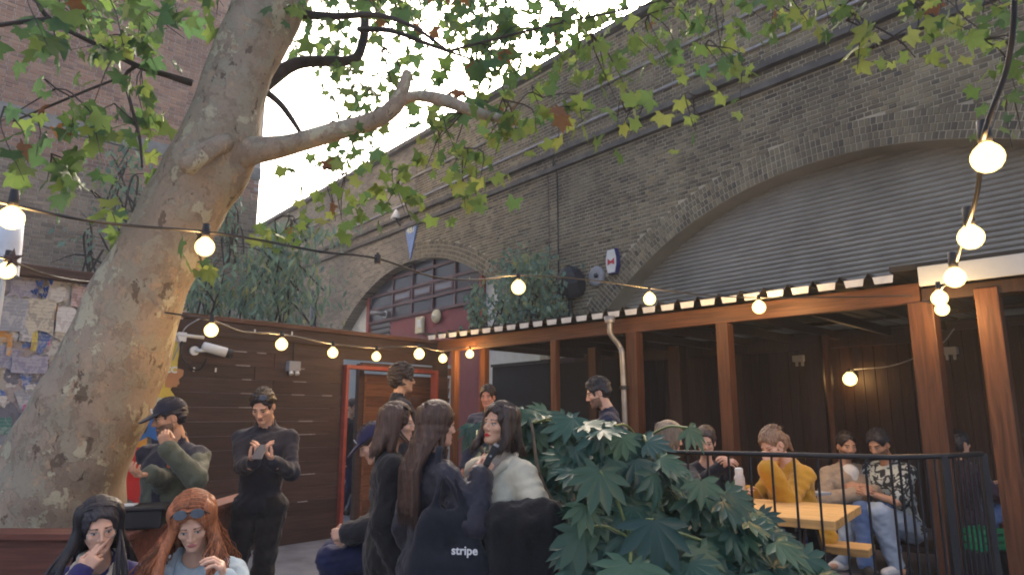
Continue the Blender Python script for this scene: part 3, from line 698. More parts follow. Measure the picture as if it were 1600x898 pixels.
# dark boarded back wall and black screen
tw = empty('boarded_back_wall', vw(4, 0, .72), 'dark reddish vertical boarding at the back of the pergola', 'wall', rz=R(90) + VA)
bw = .145
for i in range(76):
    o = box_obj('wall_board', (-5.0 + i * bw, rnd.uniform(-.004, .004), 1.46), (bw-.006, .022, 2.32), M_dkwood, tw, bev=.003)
box_obj('light_block_sheet', (.5, -.06, 1.46), (11, .02, 2.32), M_black, tw); box_obj('head_rail', (.5, .03, 2.66), (11, .05, .10), M_fence, tw); box_obj('mid_rail', (.5, -.04, 1.5), (11, .05, .09), M_fence, tw)  # black sheet added behind the boards to stop light leaking between them
for px, py in ((1250,560),(1486,548)):
    p = onplane(px, py, VN, 10 - .78); b_ = empty('wall_bracket', p, 'small pale bracket box under the cladding %s' % ('beside the lit lamp' if px < 1300 else 'between the two thick posts'), 'bracket', rz=R(90) + VA)
    box_obj('box', (0, .03, 0), (.16, .08, .09), M_grey, b_, bev=.008); box_obj('foot', (.04, .02, -.07), (.03, .03, .07), M_grey, b_); box_obj('foot', (-.04, .02, -.07), (.03, .03, .07), M_grey, b_)
sa = onplane(770, 600, VN, 8.3).dot(VU); sb = onplane(862, 600, VN, 8.3).dot(VU); sc2 = onplane(970, 600, VN, 8.3).dot(VU)
bs = empty('black_screen', vw(sb, 0, 1.7), 'tall black screen closing the far end of the pergola', 'screen', rz=R(90) + VA)
box_obj('screen_panel', ((sa-sb)/2, 0, DECK + 1.12), (sa-sb-.02, .04, 2.24), M_blackcloth, bs); box_obj('screen_panel', ((sc2-sb)/2, 0, DECK + 1.10), (abs(sc2-sb)-.02, .04, 2.2), M_blackcloth, bs)
box_obj('screen_rail', ((sa-sb)/2, .03, DECK + 2.26), (sa-sb, .05, .05), M_black, bs)

# ------------------------------------------------------------------ railing
ra = empty('metal_railing', (1.99, 3.68, DECK), 'black metal railing with upright bars in front of the pine table', 'railing')
RP = [Vector((.1,4.66,0)), Vector((1.99,3.70,0)), Vector((2.33,3.80,0)), Vector((2.72,4.06,0))]
base = Vector((1.99, 3.68, 0)); RT = 1.09
MB().tube([p - base + Vector((0,0,RT)) for p in RP], .015, 8).build('top_rail', M_black, ra, True)
MB().tube([p - base + Vector((0,0,.09)) for p in RP], .014, 6).build('bottom_rail', M_black, ra, True)
bar_me = MB().tube([(0,0,.09),(0,0,RT-.01)], .0075, 6).mesh('bar'); bar_me.materials.append(M_black)
for i in range(3):
    a, b = RP[i], RP[i+1]; L = (b-a).length; sp_ = .118 if i == 0 else .062; n_ = max(2, round(L/sp_))
    for k_ in range(n_):
        if i == 0 and k_ == 0: continue
        o = bpy.data.objects.new('bar', bar_me); C.objects.link(o); o.parent = ra; o.location = a + (b-a) * (k_/n_) - base
for p in (RP[0], RP[2], RP[3]): box_obj('newel_post', p - base + Vector((0,0,RT/2)), (.036,.036,RT), M_black, ra, bev=.004)

# ------------------------------------------------------------------ picnic table with bottle
tO = atz(1128, 786, DECK + .75); TRZ = math.atan2(-.44, .62)
ta = empty('picnic_table', (tO.x, tO.y, DECK), 'pale varnished pine picnic table with black frame behind the railing', 'table', rz=TRZ)
for i in range(4): box_obj('top_plank', (0, -.31 + i * .205, .725), (1.5, .198, .05), M_pine, ta, bev=.006)
bn = bpy.data.objects.new('bench', None); C.objects.link(bn); bn.parent = ta
for s_ in (-1, 1): box_obj('bench_plank', (0, s_ * .66, .44), (1.5, .26, .05), M_pine, bn, bev=.006)
for x in (-.5, .5):
    for s_ in (-1, 1):
        mb = MB().bar((x, s_*.10, .70), (x, s_*.62, .02), .06, .06); mb.build('leg', M_black, ta)
    box_obj('cross_bar', (x, 0, .40), (.05, 1.5, .05), M_black, ta); box_obj('top_bar', (x, 0, .68), (.05, .7, .04), M_black, ta)
p = atz(1157, 777, DECK + .752)
bo_ = empty('drinks_bottle', p, 'white steel drinks bottle standing on the pine table', 'bottle')
MB().lathe([(0,0),(.034,.0),(.036,.01),(.036,.13),(.03,.15),(.024,.155)], (0,0,0), 18).build('body', mat('white_enamel', (.55,.54,.52), .4, .15, 30, .05), bo_, True)
MB().lathe([(.027,.152),(.028,.19),(.022,.2),(0,.2)], (0,0,0), 18).build('cap', M_whitep, bo_, True)
p = atz(1262, 776, DECK + .752); o = box_obj('napkin_tray', p + Vector((.1,.12,.012)), (.2,.12,.02), M_grey, None, rz=.4, bev=.004); tag(o, 'small grey tray on the table beside the yellow sweater', 'tray')

# green crate near the right hand posts
cr_ = at(1530, 832, 5.6); gc = empty('green_crate', (cr_.x, cr_.y, DECK), 'bright green plastic crate behind the railing between the thick posts', 'crate', rz=.3)
M_green = mat('green_plastic', (.01, .26, .11), .45, .15, 6)
gz = .30
for j in range(3):
    for (c, sz) in (((0,-.10,gz+j*.055+.02),(.26,.010,.034)),((0,.10,gz+j*.055+.02),(.26,.010,.034)),((-.13,0,gz+j*.055+.02),(.010,.19,.034)),((.13,0,gz+j*.055+.02),(.010,.19,.034))): box_obj('crate_slat', c, sz, M_green, gc)
for sx in (-.125,.125):
    for sy in (-.095,.095): box_obj('corner_post', (sx, sy, gz+.07), (.018,.018,.16), M_green, gc)
box_obj('crate_floor', (0,0,gz), (.25,.19,.012), M_green, gc)
o = empty('black_box', (cr_.x, cr_.y, DECK), 'black box table carrying the green crate', 'box', rz=.3); box_obj('box_side', (0,0,.14), (.34,.28,.28), M_black, o, bev=.01); box_obj('box_lid', (0,0,.285), (.36,.30,.012), M_black, o)

# ------------------------------------------------------------------ planter and bench for the front pair
pl = empty('sleeper_planter', (-3.1, 3.95, 0), 'rust brown timber planter bed at the foot of the plane tree', 'planter')
for i in range(5):
    z = .095 + i * .19
    box_obj('sleeper', (-.15, 0, z), (2.3 - (.003 if i % 2 else .2), .12, .184), M_rust, pl, bev=.008)
    box_obj('sleeper', (.93, .95, z), (.12, 1.75, .184), M_rust, pl, bev=.008)
box_obj('coping', (-.13, .0, .965), (2.36, .2, .035), M_rust, pl, bev=.006); box_obj('coping', (.93, 1.0, .964), (.18, 1.78, .034), M_rust, pl, bev=.006)
box_obj('soil_bed', (-.15, .95, .80), (2.1, 1.75, .2), M_soil, pl)
o = empty('ash_bin', (-2.17, 4.05, .985), 'black planter top bin with white paper on it beside the tree', 'bin')
box_obj('bin_box', (0, 0, .05), (.36, .22, .10), M_black, o, rz=.3, bev=.012); box_obj('bin_lid', (0, 0, .11), (.40, .26, .018), M_black, o, rz=.3, bev=.006); box_obj('paper', (-.06, -.02, .124), (.18, .10, .006), M_whitep, o, rz=.25)
bb = empty('garden_bench', (-1.72, 3.12, 0), 'brown timber bench under the two seated friends', 'bench')
for i in range(3): box_obj('seat_plank', (0, -.13 + i * .14, .425), (2.2, .13, .04), M_rust, bb, bev=.005)
for x in (-.9, .9):
    for y in (-.14, .14): box_obj('leg', (x, y, .2), (.06, .06, .40), M_rust, bb)
st = empty('bar_stool', (-.82, 4.55, 0), 'black stool under the man in the navy cap', 'stool')
MB().lathe([(0,.68),(.17,.68),(.175,.70),(.17,.72),(0,.72)], (0,0,0), 18).build('seat', M_black, st, True)
for a in range(4): MB().tube([(.12*math.cos(a*1.57+.8),.12*math.sin(a*1.57+.8),.68),(.2*math.cos(a*1.57+.8),.2*math.sin(a*1.57+.8),0)], .014, 6).build('leg', M_black, st)
# ------------------------------------------------------------------ plane tree
def bark():
    """flaking plane bark: crisp plates of several ages laid over one another"""
    m = bpy.data.materials.new('plane_bark'); m.use_nodes = True; n = m.node_tree.nodes; l = m.node_tree.links; b = n['Principled BSDF']; b.inputs['Roughness'].default_value = .85; b.inputs['Specular IOR Level'].default_value = .25
    g = n.new('ShaderNodeNewGeometry'); wz = n.new('ShaderNodeTexNoise'); wz.inputs['Scale'].default_value = 14; wz.inputs['Detail'].default_value = 4; l.new(g.outputs['Position'], wz.inputs['Vector'])
    vm = n.new('ShaderNodeMix'); vm.data_type = 'VECTOR'; vm.inputs[0].default_value = .07; l.new(g.outputs['Position'], vm.inputs[4]); l.new(wz.outputs[1], vm.inputs[5])
    def layer(scale, lo, hi, col, prev, off, st=(1, 1, .75), amt=1., hgt=None):
        mp = n.new('ShaderNodeMapping'); mp.inputs['Scale'].default_value = st; mp.inputs['Location'].default_value = (off, off * 1.7, off * .6); l.new(vm.outputs[1], mp.inputs[0])
        nz = n.new('ShaderNodeTexNoise'); nz.inputs['Scale'].default_value = scale; nz.inputs['Detail'].default_value = 5; nz.inputs['Roughness'].default_value = .62; l.new(mp.outputs[0], nz.inputs['Vector'])
        mr = n.new('ShaderNodeMapRange'); mr.inputs[1].default_value = lo; mr.inputs[2].default_value = hi; mr.inputs[4].default_value = amt; l.new(nz.outputs[0], mr.inputs[0])
        mx = n.new('ShaderNodeMix'); mx.data_type = 'RGBA'; mx.inputs[7].default_value = (*col, 1); l.new(mr.outputs[0], mx.inputs[0])
        if isinstance(prev, tuple): mx.inputs[6].default_value = (*prev, 1)
        else: l.new(prev, mx.inputs[6])
        return mx.outputs[2], mr.outputs[0]
    o, h0 = layer(2.2, .40, .62, (.29, .235, .18), (.37, .295, .22), 0.)
    o, h1 = layer(6.5, .50, .52, (.32, .285, .215), o, 3.1)
    o, h2 = layer(9.0, .54, .555, (.22, .165, .12), o, 7.7, amt=.5)
    o, h3 = layer(5.0, .575, .59, (.46, .42, .30), o, 12.3)
    o, h4 = layer(13., .60, .615, (.40, .30, .205), o, 17.9)
    o, h5 = layer(11., .625, .64, (.11, .08, .06), o, 23.5, (1, 1, .45), .8)
    o, h6 = layer(60., .45, .75, (.10, .075, .055), o, 29., amt=.25)
    l.new(o, b.inputs['Base Color'])
    s1 = n.new('ShaderNodeMath'); s1.operation = 'ADD'; l.new(h1, s1.inputs[0]); l.new(h3, s1.inputs[1]); s2 = n.new('ShaderNodeMath'); s2.operation = 'SUBTRACT'; l.new(s1.outputs[0], s2.inputs[0]); l.new(h5, s2.inputs[1])
    s3 = n.new('ShaderNodeMath'); s3.operation = 'SUBTRACT'; l.new(s2.outputs[0], s3.inputs[0]); l.new(h2, s3.inputs[1]); s4 = n.new('ShaderNodeMath'); s4.operation = 'MULTIPLY_ADD'; s4.inputs[1].default_value = -.8; l.new(h6, s4.inputs[0]); l.new(s3.outputs[0], s4.inputs[2])
    bp = n.new('ShaderNodeBump'); bp.inputs['Strength'].default_value = .6; bp.inputs['Distance'].default_value = .008; l.new(s4.outputs[0], bp.inputs['Height']); l.new(bp.outputs[0], b.inputs['Normal'])
    return m
M_bark = bark(); M_twig = mat('dark_twig', (.045, .035, .03), .85, .3, 10, .3, 40, coords='World')
tree_base = at(112, 845, 4.75); tree_base.z = .9
tree = empty('plane_tree', tree_base, 'leaning plane tree with mottled trunk growing from the sleeper planter', 'tree')
def T(px, py, Y): return at(px, py, Y) - tree_base
def prad(wpx, Y): return wpx * Y / F / 2 * 1.02
def limb(name, pts, m=M_bark, n_=14, sub=6, wobble=.06):
    """pts: px, py, depth, width in px"""
    q_ = [tuple(T(a, b, c)) + (prad(d, c),) for a, b, c, d in pts]; q_ = spline(q_, sub)
    ph = [rnd.uniform(0, 6.28) for _ in range(6)]
    def wob(i, a): return 1 + wobble * (math.sin(a * 2 + ph[0] + i * .21) * .6 + math.sin(a * 3 + ph[1] - i * .33) * .5 + math.sin(a * 5 + i * .5 + ph[2]) * .3 + math.sin(i * .9 + ph[3]) * .3)
    mb = MB().tube([p[:3] for p in q_], [max(p[3], .003) for p in q_], n_, True, 0, wob); return mb.build(name, m, tree, True)
limb('trunk', [(30,905,4.75,275),(54,850,4.75,232),(80,785,4.75,196),(110,710,4.73,172),(146,635,4.7,156),(182,555,4.68,146),(222,450,4.66,132),(262,370,4.62,124),(302,300,4.6,120),(338,235,4.6,122),(362,150,4.6,106),(388,80,4.62,106),(420,10,4.65,110),(455,-70,4.7,110)], n_=28, sub=8, wobble=.045)
o = limb('knot', [(352,222,4.42,30),(330,232,4.30,28),(306,248,4.22,34),(290,262,4.20,30),(284,268,4.2,8)], n_=12, wobble=.12)
limb('main_limb', [(330,252,4.6,90),(362,243,4.58,66),(395,236,4.55,46),(450,226,4.5,35),(520,207,4.45,31),(585,188,4.4,28),(618,164,4.38,26),(632,132,4.36,20),(637,112,4.35,15)], n_=14)
limb('branch', [(598,182,4.42,20),(640,152,4.38,17),(690,156,4.3,22),(740,174,4.2,19),(783,186,4.15,15)], n_=10)
limb('branch', [(388,150,4.7,34),(425,122,4.9,26),(470,98,5.1,20),(548,94,5.3,17),(566,70,5.4,16),(570,30,5.5,16),(566,-30,5.6,15)], M_twig, 10)
limb('branch', [(405,135,4.7,12),(440,165,4.7,10),(468,205,4.65,7),(470,212,4.6,6)], M_twig, 8)
limb('branch', [(460,22,4.7,16),(520,26,4.6,12),(590,24,4.6,9),(645,42,4.5,7),(700,80,4.4,5)], M_twig, 8)
limb('branch', [(560,46,5.4,9),(610,48,5.2,9),(650,62,5.0,8),(704,82,4.9,5),(760,100,4.8,3)], M_twig, 8)
limb('branch', [(300,130,4.6,13),(262,118,4.5,11),(215,103,4.4,9),(150,70,4.3,8),(78,30,4.2,8),(52,-10,4.1,7)], M_twig, 8)
limb('branch', [(80,30,4.2,9),(40,34,4.1,8),(-20,42,4.0,7)], M_twig, 8)
limb('branch', [(213,103,4.4,7),(196,120,4.4,6),(205,165,4.35,5),(218,215,4.3,5),(222,262,4.3,3)], M_twig, 6)
limb('branch', [(196,118,4.4,5),(140,140,4.3,4),(80,165,4.2,4),(20,190,4.1,3)], M_twig, 6)
limb('branch', [(700,80,4.4,5),(860,40,4.2,4),(1000,10,4.0,3),(1100,-20,3.9,3)], M_twig, 6)
limb('branch', [(1250,-40,3.6,5),(1330,20,3.5,4),(1400,60,3.4,3),(1430,90,3.4,2)], M_twig, 6)
# leaves
def palmate(tips, sin_r=.42, w=.30, fold=.10, droop=.12, petiole=.0):
    """tips: (angle from the blade's axis, length); one lobe each; +y is the leaf's axis, z its face"""
    v = [(0, 0, 0)]; f = []; n_ = len(tips)
    def pt(a, r_, h): return (r_ * math.sin(a), r_ * math.cos(a), h - droop * r_ * r_)
    first = None
    for i, (a, L) in enumerate(tips):
        aL = a - (a - tips[i-1][0]) / 2 if i else a - .30; aR = a + (tips[i+1][0] - a) / 2 if i < n_-1 else a + .30
        sL = sin_r * (min(L, tips[i-1][1]) if i else L * .8); sR = sin_r * (min(L, tips[i+1][1]) if i < n_-1 else L * .8)
        k_ = len(v)
        v += [pt(aL, sL, 0), pt(a - w * .62, L * .68, .0), pt(a, L, -.02), pt(a + w * .62, L * .68, .0), pt(aR, sR, 0), pt(a, L * .45, -fold * .6), pt(a, L * .72, -fold * .5)]
        f += [(0, k_, k_+5)[::-1], (k_, k_+1, k_+6, k_+5)[::-1], (k_+1, k_+2, k_+6)[::-1], (k_+2, k_+3, k_+6)[::-1], (k_+3, k_+4, k_+5, k_+6)[::-1], (k_+4, 0, k_+5)[::-1]]
    return v, f
def leaf_mesh(name, tips, m, **kw):
    v, f = palmate(tips, **kw); me = MB().add(v, f).mesh(name); me.materials.append(m); me.polygons.foreach_set('use_smooth', [True] * len(me.polygons)); return me, v, f
plane_tips = [(-1.75,.62),(-.85,.88),(0,1.0),(.85,.88),(1.75,.62)]
LC = {'green': ramp_mat('plane_leaf_green', [(.075,.14,.035),(.12,.20,.045),(.17,.24,.055),(.07,.145,.05),(.14,.21,.05)], .5, .1, 30, trans=.58, spec=.35),
      'lime': ramp_mat('plane_leaf_lime', [(.16,.25,.06),(.21,.28,.065),(.25,.29,.07),(.13,.22,.06)], .5, .1, 30, trans=.5, spec=.4),
      'deep': ramp_mat('plane_leaf_deep', [(.075,.145,.05),(.10,.18,.055),(.07,.15,.065),(.13,.18,.05)], .45, .1, 30, trans=.55, spec=.4),
      'brown': ramp_mat('plane_leaf_brown', [(.22,.085,.03),(.16,.08,.04),(.26,.13,.04)], .7, .1, 30, trans=.25)}
LM = {}
for k_, m in LC.items(): LM[k_] = [leaf_mesh('leaf', [(a * rnd.uniform(.9, 1.1), L * rnd.uniform(.85, 1.1)) for a, L in plane_tips], m, sin_r=.76, w=.47, fold=rnd.uniform(.05, .2), droop=rnd.uniform(.0, .3)) for _ in range(3)]
# clusters: px, py, spread x, spread y (px), depth, depth spread, count, mix(green, lime, deep, brown), leaf size m
CL = [(150,40,130,45,4.1,.5,62,(5,2,3,.6),.17),(70,70,80,45,4.0,.4,34,(5,2,3,.5),.17),(255,45,55,45,4.5,.4,34,(5,2,3,.3),.16),(215,150,60,55,4.4,.4,44,(6,3,2,.4),.155),(250,190,36,50,4.5,.3,22,(4,6,1,.2),.14),
      (110,215,75,45,4.1,.4,30,(4,1,4,1),.16),(35,260,45,55,4.0,.4,22,(3,1,4,1.5),.16),(95,300,60,35,4.1,.3,18,(3,2,3,1.5),.16),(175,230,45,40,4.2,.3,14,(4,2,3,.6),.16),(165,350,25,25,4.3,.3,8,(3,3,1,1),.15),(325,405,30,22,4.3,.2,8,(2,5,0,.5),.13),
      (300,10,60,18,4.4,.3,18,(3,2,3,0),.2),
      (560,60,120,55,5.4,.7,120,(3,0,7,.8),.15),(520,120,50,35,5.6,.5,18,(3,0,7,.4),.15),(600,150,90,45,5.4,.6,58,(4,0,6,.5),.15),(690,40,80,45,5.2,.6,66,(3,0,6,1.2),.15),(760,80,70,60,4.9,.6,66,(3,0,6,2.2),.16),(740,140,40,40,4.6,.4,24,(3,1,5,2.2),.17),
      (570,160,50,30,5.2,.5,16,(4,0,6,.3),.14),(510,240,40,30,4.8,.4,9,(5,0,5,.5),.13),(480,20,50,25,4.9,.4,18,(3,0,7,.4),.16),(640,-5,160,20,5.0,.6,40,(3,0,7,.8),.17),
      (690,235,55,35,4.5,.4,30,(5,5,2,.4),.145),(590,250,70,35,4.6,.4,24,(4,2,4,.8),.14),(700,290,50,35,4.4,.3,28,(4,6,1,.4),.14),(600,315,55,28,4.5,.3,22,(5,4,1,.9),.14),(530,320,45,30,4.6,.3,16,(5,2,2,1.2),.14),(460,375,60,22,4.7,.3,16,(5,4,2,.5),.13),(510,300,30,25,4.6,.3,10,(5,2,2,1),.13),
      (850,40,90,45,4.8,.6,70,(5,3,5,.8),.15),(880,110,80,50,4.5,.5,48,(5,4,3,1.4),.15),(790,215,60,35,4.3,.3,26,(5,4,2,1),.15),(870,195,55,25,4.3,.3,20,(4,4,2,3),.16),(900,215,30,25,4.2,.3,11,(3,6,1,2.5),.16),(960,130,50,45,4.3,.4,30,(5,5,1,.6),.14),(985,210,28,20,4.1,.2,9,(1,7,0,.2),.16),
      (960,40,70,40,4.4,.5,48,(5,5,2,.5),.15),(1040,90,60,40,4.1,.4,34,(5,6,1,.3),.14),(1080,190,28,22,4.0,.2,7,(2,6,0,.2),.13),(1110,40,80,35,4.0,.5,42,(6,5,2,.3),.14),(1050,10,70,20,4.2,.4,26,(6,4,2,.3),.14),(1130,130,40,35,3.9,.3,10,(4,4,1,.6),.13),(1190,40,50,35,3.9,.3,16,(4,3,2,.3),.13),
      (1390,25,55,25,3.4,.3,16,(4,5,2,.6),.13),(1405,85,18,12,3.3,.1,3,(1,6,0,0),.15),(1335,75,20,25,3.4,.2,6,(3,3,2,.8),.12),(1460,60,40,35,3.4,.3,16,(5,4,2,.3),.12),(1545,40,50,35,3.3,.3,26,(6,4,2,.2),.12),(1560,130,40,40,3.5,.3,14,(5,2,3,.2),.11),(1570,200,35,30,3.6,.3,9,(5,2,3,.2),.10),(1250,15,40,20,3.6,.2,8,(4,4,2,.3),.12)]
leaves = []; tw_ = MB()
for (px, py, sx, sy, Y, sY, n_, mixw, size) in CL:
    n_ = int(n_ * (.9 if px > 840 else 1.2 if px > 400 else .8)) if Y > 3.9 else int(n_ * 1.4)
    if px < 400: size *= 1.2
    mixw = (mixw[0], mixw[1], mixw[2], mixw[3] * .35)
    c = T(px, py - sy * .6, Y); top = T(px + rnd.uniform(-40, 40), py - sy * 1.7, Y + rnd.uniform(-.2, .2)); subs = []
    for b_ in range(max(3, n_ // 6)):
        e_ = T(rnd.gauss(px, sx * .75), rnd.gauss(py, sy * .65), rnd.gauss(Y, sY * .6)); mid = (top + e_) / 2 + Vector((rnd.uniform(-.1,.1), rnd.uniform(-.1,.1), .08)); subs.append((mid, e_))
        tw_.tube(spline([top, mid, e_], 3), [.006,.0055,.005,.0045,.004,.003,.002], 4, False)
    for i in range(n_):
        mid, e_ = rnd.choice(subs); tt = rnd.uniform(.35, 1.05); p = mid.lerp(e_, tt) + Vector((rnd.gauss(0,.11), rnd.gauss(0,.11), rnd.gauss(0,.07)))
        kind = rnd.choices(['green','lime','deep','brown'], mixw)[0]; s_ = size * .66 * rnd.uniform(.55, 1.2)
        # blade hangs from its stalk: axis mostly down, face outwards in a random direction
        ax = Vector((rnd.gauss(0,.55), rnd.gauss(0,.55), -1 + rnd.uniform(-.2,.7))).normalized(); fc = Vector((rnd.gauss(0,1), rnd.gauss(-.7,.9), rnd.gauss(.35,.5)))
        fc = (fc - ax * fc.dot(ax)).normalized(); xx = ax.cross(fc)
        Mx = Matrix((xx, ax, fc)).transposed().to_4x4(); Mx.translation = p
        leaves.append((kind, rnd.randrange(3), Mx @ Matrix.Scale(s_, 4), s_, p))
tw_.build('twigs', M_twig, tree)['kind'] = 'stuff'
def vis_size(q_):
    x, y, z = proj(q_[4] + tree_base)
    return q_[3] / z if (10 < x < 1590 and 5 < y < 440) else 0
order = sorted(range(len(leaves)), key=lambda i: -vis_size(leaves[i])); big = set(order[:300]); fol = {k_: MB() for k_ in LC}
for i, (kind, vi, Mx, s_, p) in enumerate(leaves):
    me, v, f = LM[kind][vi]
    if i in big:
        o = bpy.data.objects.new('leaf', me); C.objects.link(o); o.parent = tree; o.matrix_basis = Mx
    else: fol[kind].add([Mx @ Vector(q_) for q_ in v], f)
fo = MB(); mats = list(LC.values())
for j, k_ in enumerate(LC): fo.add(fol[k_].v, fol[k_].f, j)
o = fo.build('foliage', mats, tree, True); o['kind'] = 'stuff'

# ------------------------------------------------------------------ broad leaved shrub by the railing
M_fat = ramp_mat('glossy_shrub_leaf', [(.024,.070,.052),(.034,.092,.066),(.048,.108,.062),(.018,.056,.050),(.068,.125,.062),(.044,.096,.080)], .42, .15, 20, trans=.12, spec=.35)
M_stalk = mat('pale_green_stalk', (.13, .17, .06), .5, .2, 10)
fb = at(1010, 1000, 3.35); fb.z = .25
sh = empty('broad_leaved_shrub', fb, 'glossy dark green shrub with large fingered leaves before the railing', 'shrub')
fat_tips = [(-2.05,.60),(-1.45,.80),(-.92,.95),(-.42,1.05),(0.02,1.12),(.46,1.05),(.95,.95),(1.45,.8),(2.05,.6)]
FM = [leaf_mesh('leaf', [(a * rnd.uniform(.93,1.05), L * rnd.uniform(.88,1.1)) for a, L in fat_tips[(1 if j % 2 else 0):(8 if j % 2 else 9)]], M_fat, sin_r=.60, w=.34, fold=.10 + .03 * j, droop=.05 + .09 * j)[0] for j in range(4)]
def stalkline(a, b, mid): return MB().tube(spline([a, mid, b], 4), [.006]*9, 5, False)
top_pts = [(735,650),(770,650),(826,634),(880,646),(930,660),(980,680),(1030,706),(1070,740),(1110,775),(1150,775),(1190,810),(1230,845),(1290,895),(1330,930)]
def top_y(px):
    for (a, b), (c_, d) in zip(top_pts[:-1], top_pts[1:]):
        if a <= px <= c_: return b + (d - b) * (px - a) / (c_ - a)
    return 900
n_f = 0
def put_leaf(px, py, Y, s_, ax=None, face=None):
    p = at(px, py, Y) - fb; cx = (px - 985) / 300.
    if ax is None: ax = Vector((cx * .9 + rnd.gauss(0,.35), -.55 + rnd.gauss(0,.3), -.55 + rnd.gauss(0,.3)))
    ax = ax.normalized()
    if face is None: face = Vector((cx * .35 + rnd.gauss(0,.25), -.55 + rnd.gauss(0,.25), .9 + rnd.gauss(0,.25)))
    face = (face - ax * face.dot(ax)).normalized(); xx = ax.cross(face)
    Mx = Matrix((xx, ax, face)).transposed().to_4x4(); Mx.translation = p
    o = bpy.data.objects.new('leaf', rnd.choice(FM)); C.objects.link(o); o.parent = sh; o.matrix_basis = Mx @ Matrix.Scale(s_, 4)
    return p, ax, face
stems = [(at(1000,1000,3.4), at(1000,880,3.4), at(960,760,3.35), at(905,690,3.45)), (at(1010,1000,3.4), at(1040,860,3.3), at(1020,760,3.2), at(1000,690,3.3)), (at(1020,1000,3.35), at(1090,880,3.2), at(1110,800,3.2), at(1090,740,3.3)), (at(1040,1000,3.3), at(1150,930,3.1), at(1230,880,3.1)), (at(990,1000,3.5), at(930,880,3.6), at(850,760,3.7), at(830,660,3.75)), (at(985,1000,3.6), at(880,900,3.8), at(780,760,3.9), at(745,680,3.95)), (at(1010,1000,3.2), at(1005,900,2.9), at(985,840,2.8))]
for st_ in stems: MB().tube([p for p in spline([tuple(q_ - fb) for q_ in st_], 6)], list(np.linspace(.019, .007, 6*(len(st_)-1)+1)), 7).build('stem', mat('grey_stem', (.16,.12,.085), .8, .3, 12) if st_ is stems[0] else bpy.data.materials['grey_stem'], sh, True)
nodes = [(q_ - fb) for st_ in stems for q_ in st_[1:]]
def stalk_to(p, ax):
    b_ = min(nodes, key=lambda q_: (q_ - p).length + rnd.uniform(0, .12)); d = p - b_
    mid = b_ + d * .55 + Vector((0, -.02, .02 + .04 * d.length))
    stalkline(b_, p, mid).build('leaf_stalk', M_stalk, sh, True)
# prominent leaves: px, py of the stalk end, depth, size
for px, py, Y, s_, ax, fc in ((937,735,2.75,0.160,(-.25,-.5,-.75),(0,-.8,.6)),(1022,812,2.6,0.172,(.02,-.45,-.85),(0,-.85,.5)),(912,825,2.85,0.164,(-.15,-.4,-.9),(-.1,-.85,.4)),(985,880,2.55,0.188,(-.1,-.75,-.5),(0,-.5,.85)),(1100,845,2.75,0.152,(.15,-.5,-.8),(.1,-.8,.5)),(1160,880,2.8,0.136,(.3,-.5,-.6),(.1,-.7,.6)),
        (960,665,3.0,0.160,(-.8,-.4,-.1),(0,-.45,.9)),(1030,715,3.0,0.128,(.8,-.3,-.25),(.1,-.5,.85)),(1075,668,3.05,0.104,(.75,-.25,-.75),(.4,-.75,.45)),(885,705,3.5,0.144,(-.5,-.5,-.4),(-.1,-.6,.8)),(1010,690,3.1,0.112,(.5,-.2,-.1),(0,-.7,.7)),(1095,750,2.9,0.128,(.3,-.4,-.8),(.2,-.8,.4)),(1135,770,2.95,0.136,(.6,-.4,-.6),(.1,-.7,.6)),(1255,870,2.75,0.120,(.75,-.2,-.5),(.1,-.8,.5)),(1210,840,2.9,0.120,(.6,-.3,-.5),(.1,-.7,.6))):
    p, a_, f_ = put_leaf(px, py, Y, s_, Vector(ax), Vector(fc)); stalk_to(p, a_)
cnt = 0
while cnt < 282:
    px = rnd.uniform(728, 1300) if rnd.random() < .8 else rnd.uniform(805, 900); ty = top_y(px); py = rnd.uniform(ty + 4, 905) if rnd.random() < .72 else ty + rnd.uniform(0, 30)
    if px < 850 and py > 760: continue
    Y = rnd.uniform(2.85, 3.75) - .35 * max(0, (py - 700) / 250)
    if px < 895: Y = rnd.uniform(3.95, 4.3)
    p, a_, f_ = put_leaf(px, py, Y, rnd.uniform(.095, .15)); cnt += 1
    if rnd.random() < .14: stalk_to(p, a_)

inner = MB(); vv, ff = palmate([(a * .95, L) for a, L in fat_tips], sin_r=.60, w=.34, fold=.08, droop=.12)
for i in range(420):     # the leaves deeper inside the mound
    px = rnd.uniform(815, 1270); py = rnd.uniform(top_y(px) + 22, 930); Y = rnd.uniform(3.3, 3.85) - .2 * max(0, (py - 700) / 250)
    if px < 895: Y = rnd.uniform(4.0, 4.4)
    p = at(px, py, Y) - fb; ax = Vector(((px - 985) / 330. + rnd.gauss(0,.4), -.5 + rnd.gauss(0,.3), -.5 + rnd.gauss(0,.35))).normalized(); fc = Vector((rnd.gauss(0,.3), -.5 + rnd.gauss(0,.3), .9)); fc = (fc - ax * fc.dot(ax)).normalized()
    Mx = Matrix((ax.cross(fc), ax, fc)).transposed().to_4x4(); Mx.translation = p; Mx = Mx @ Matrix.Scale(rnd.uniform(.09, .14), 4); inner.add([Mx @ Vector(q_) for q_ in vv], ff)
inner.build('inner_foliage', M_fat, sh, True)['kind'] = 'stuff'
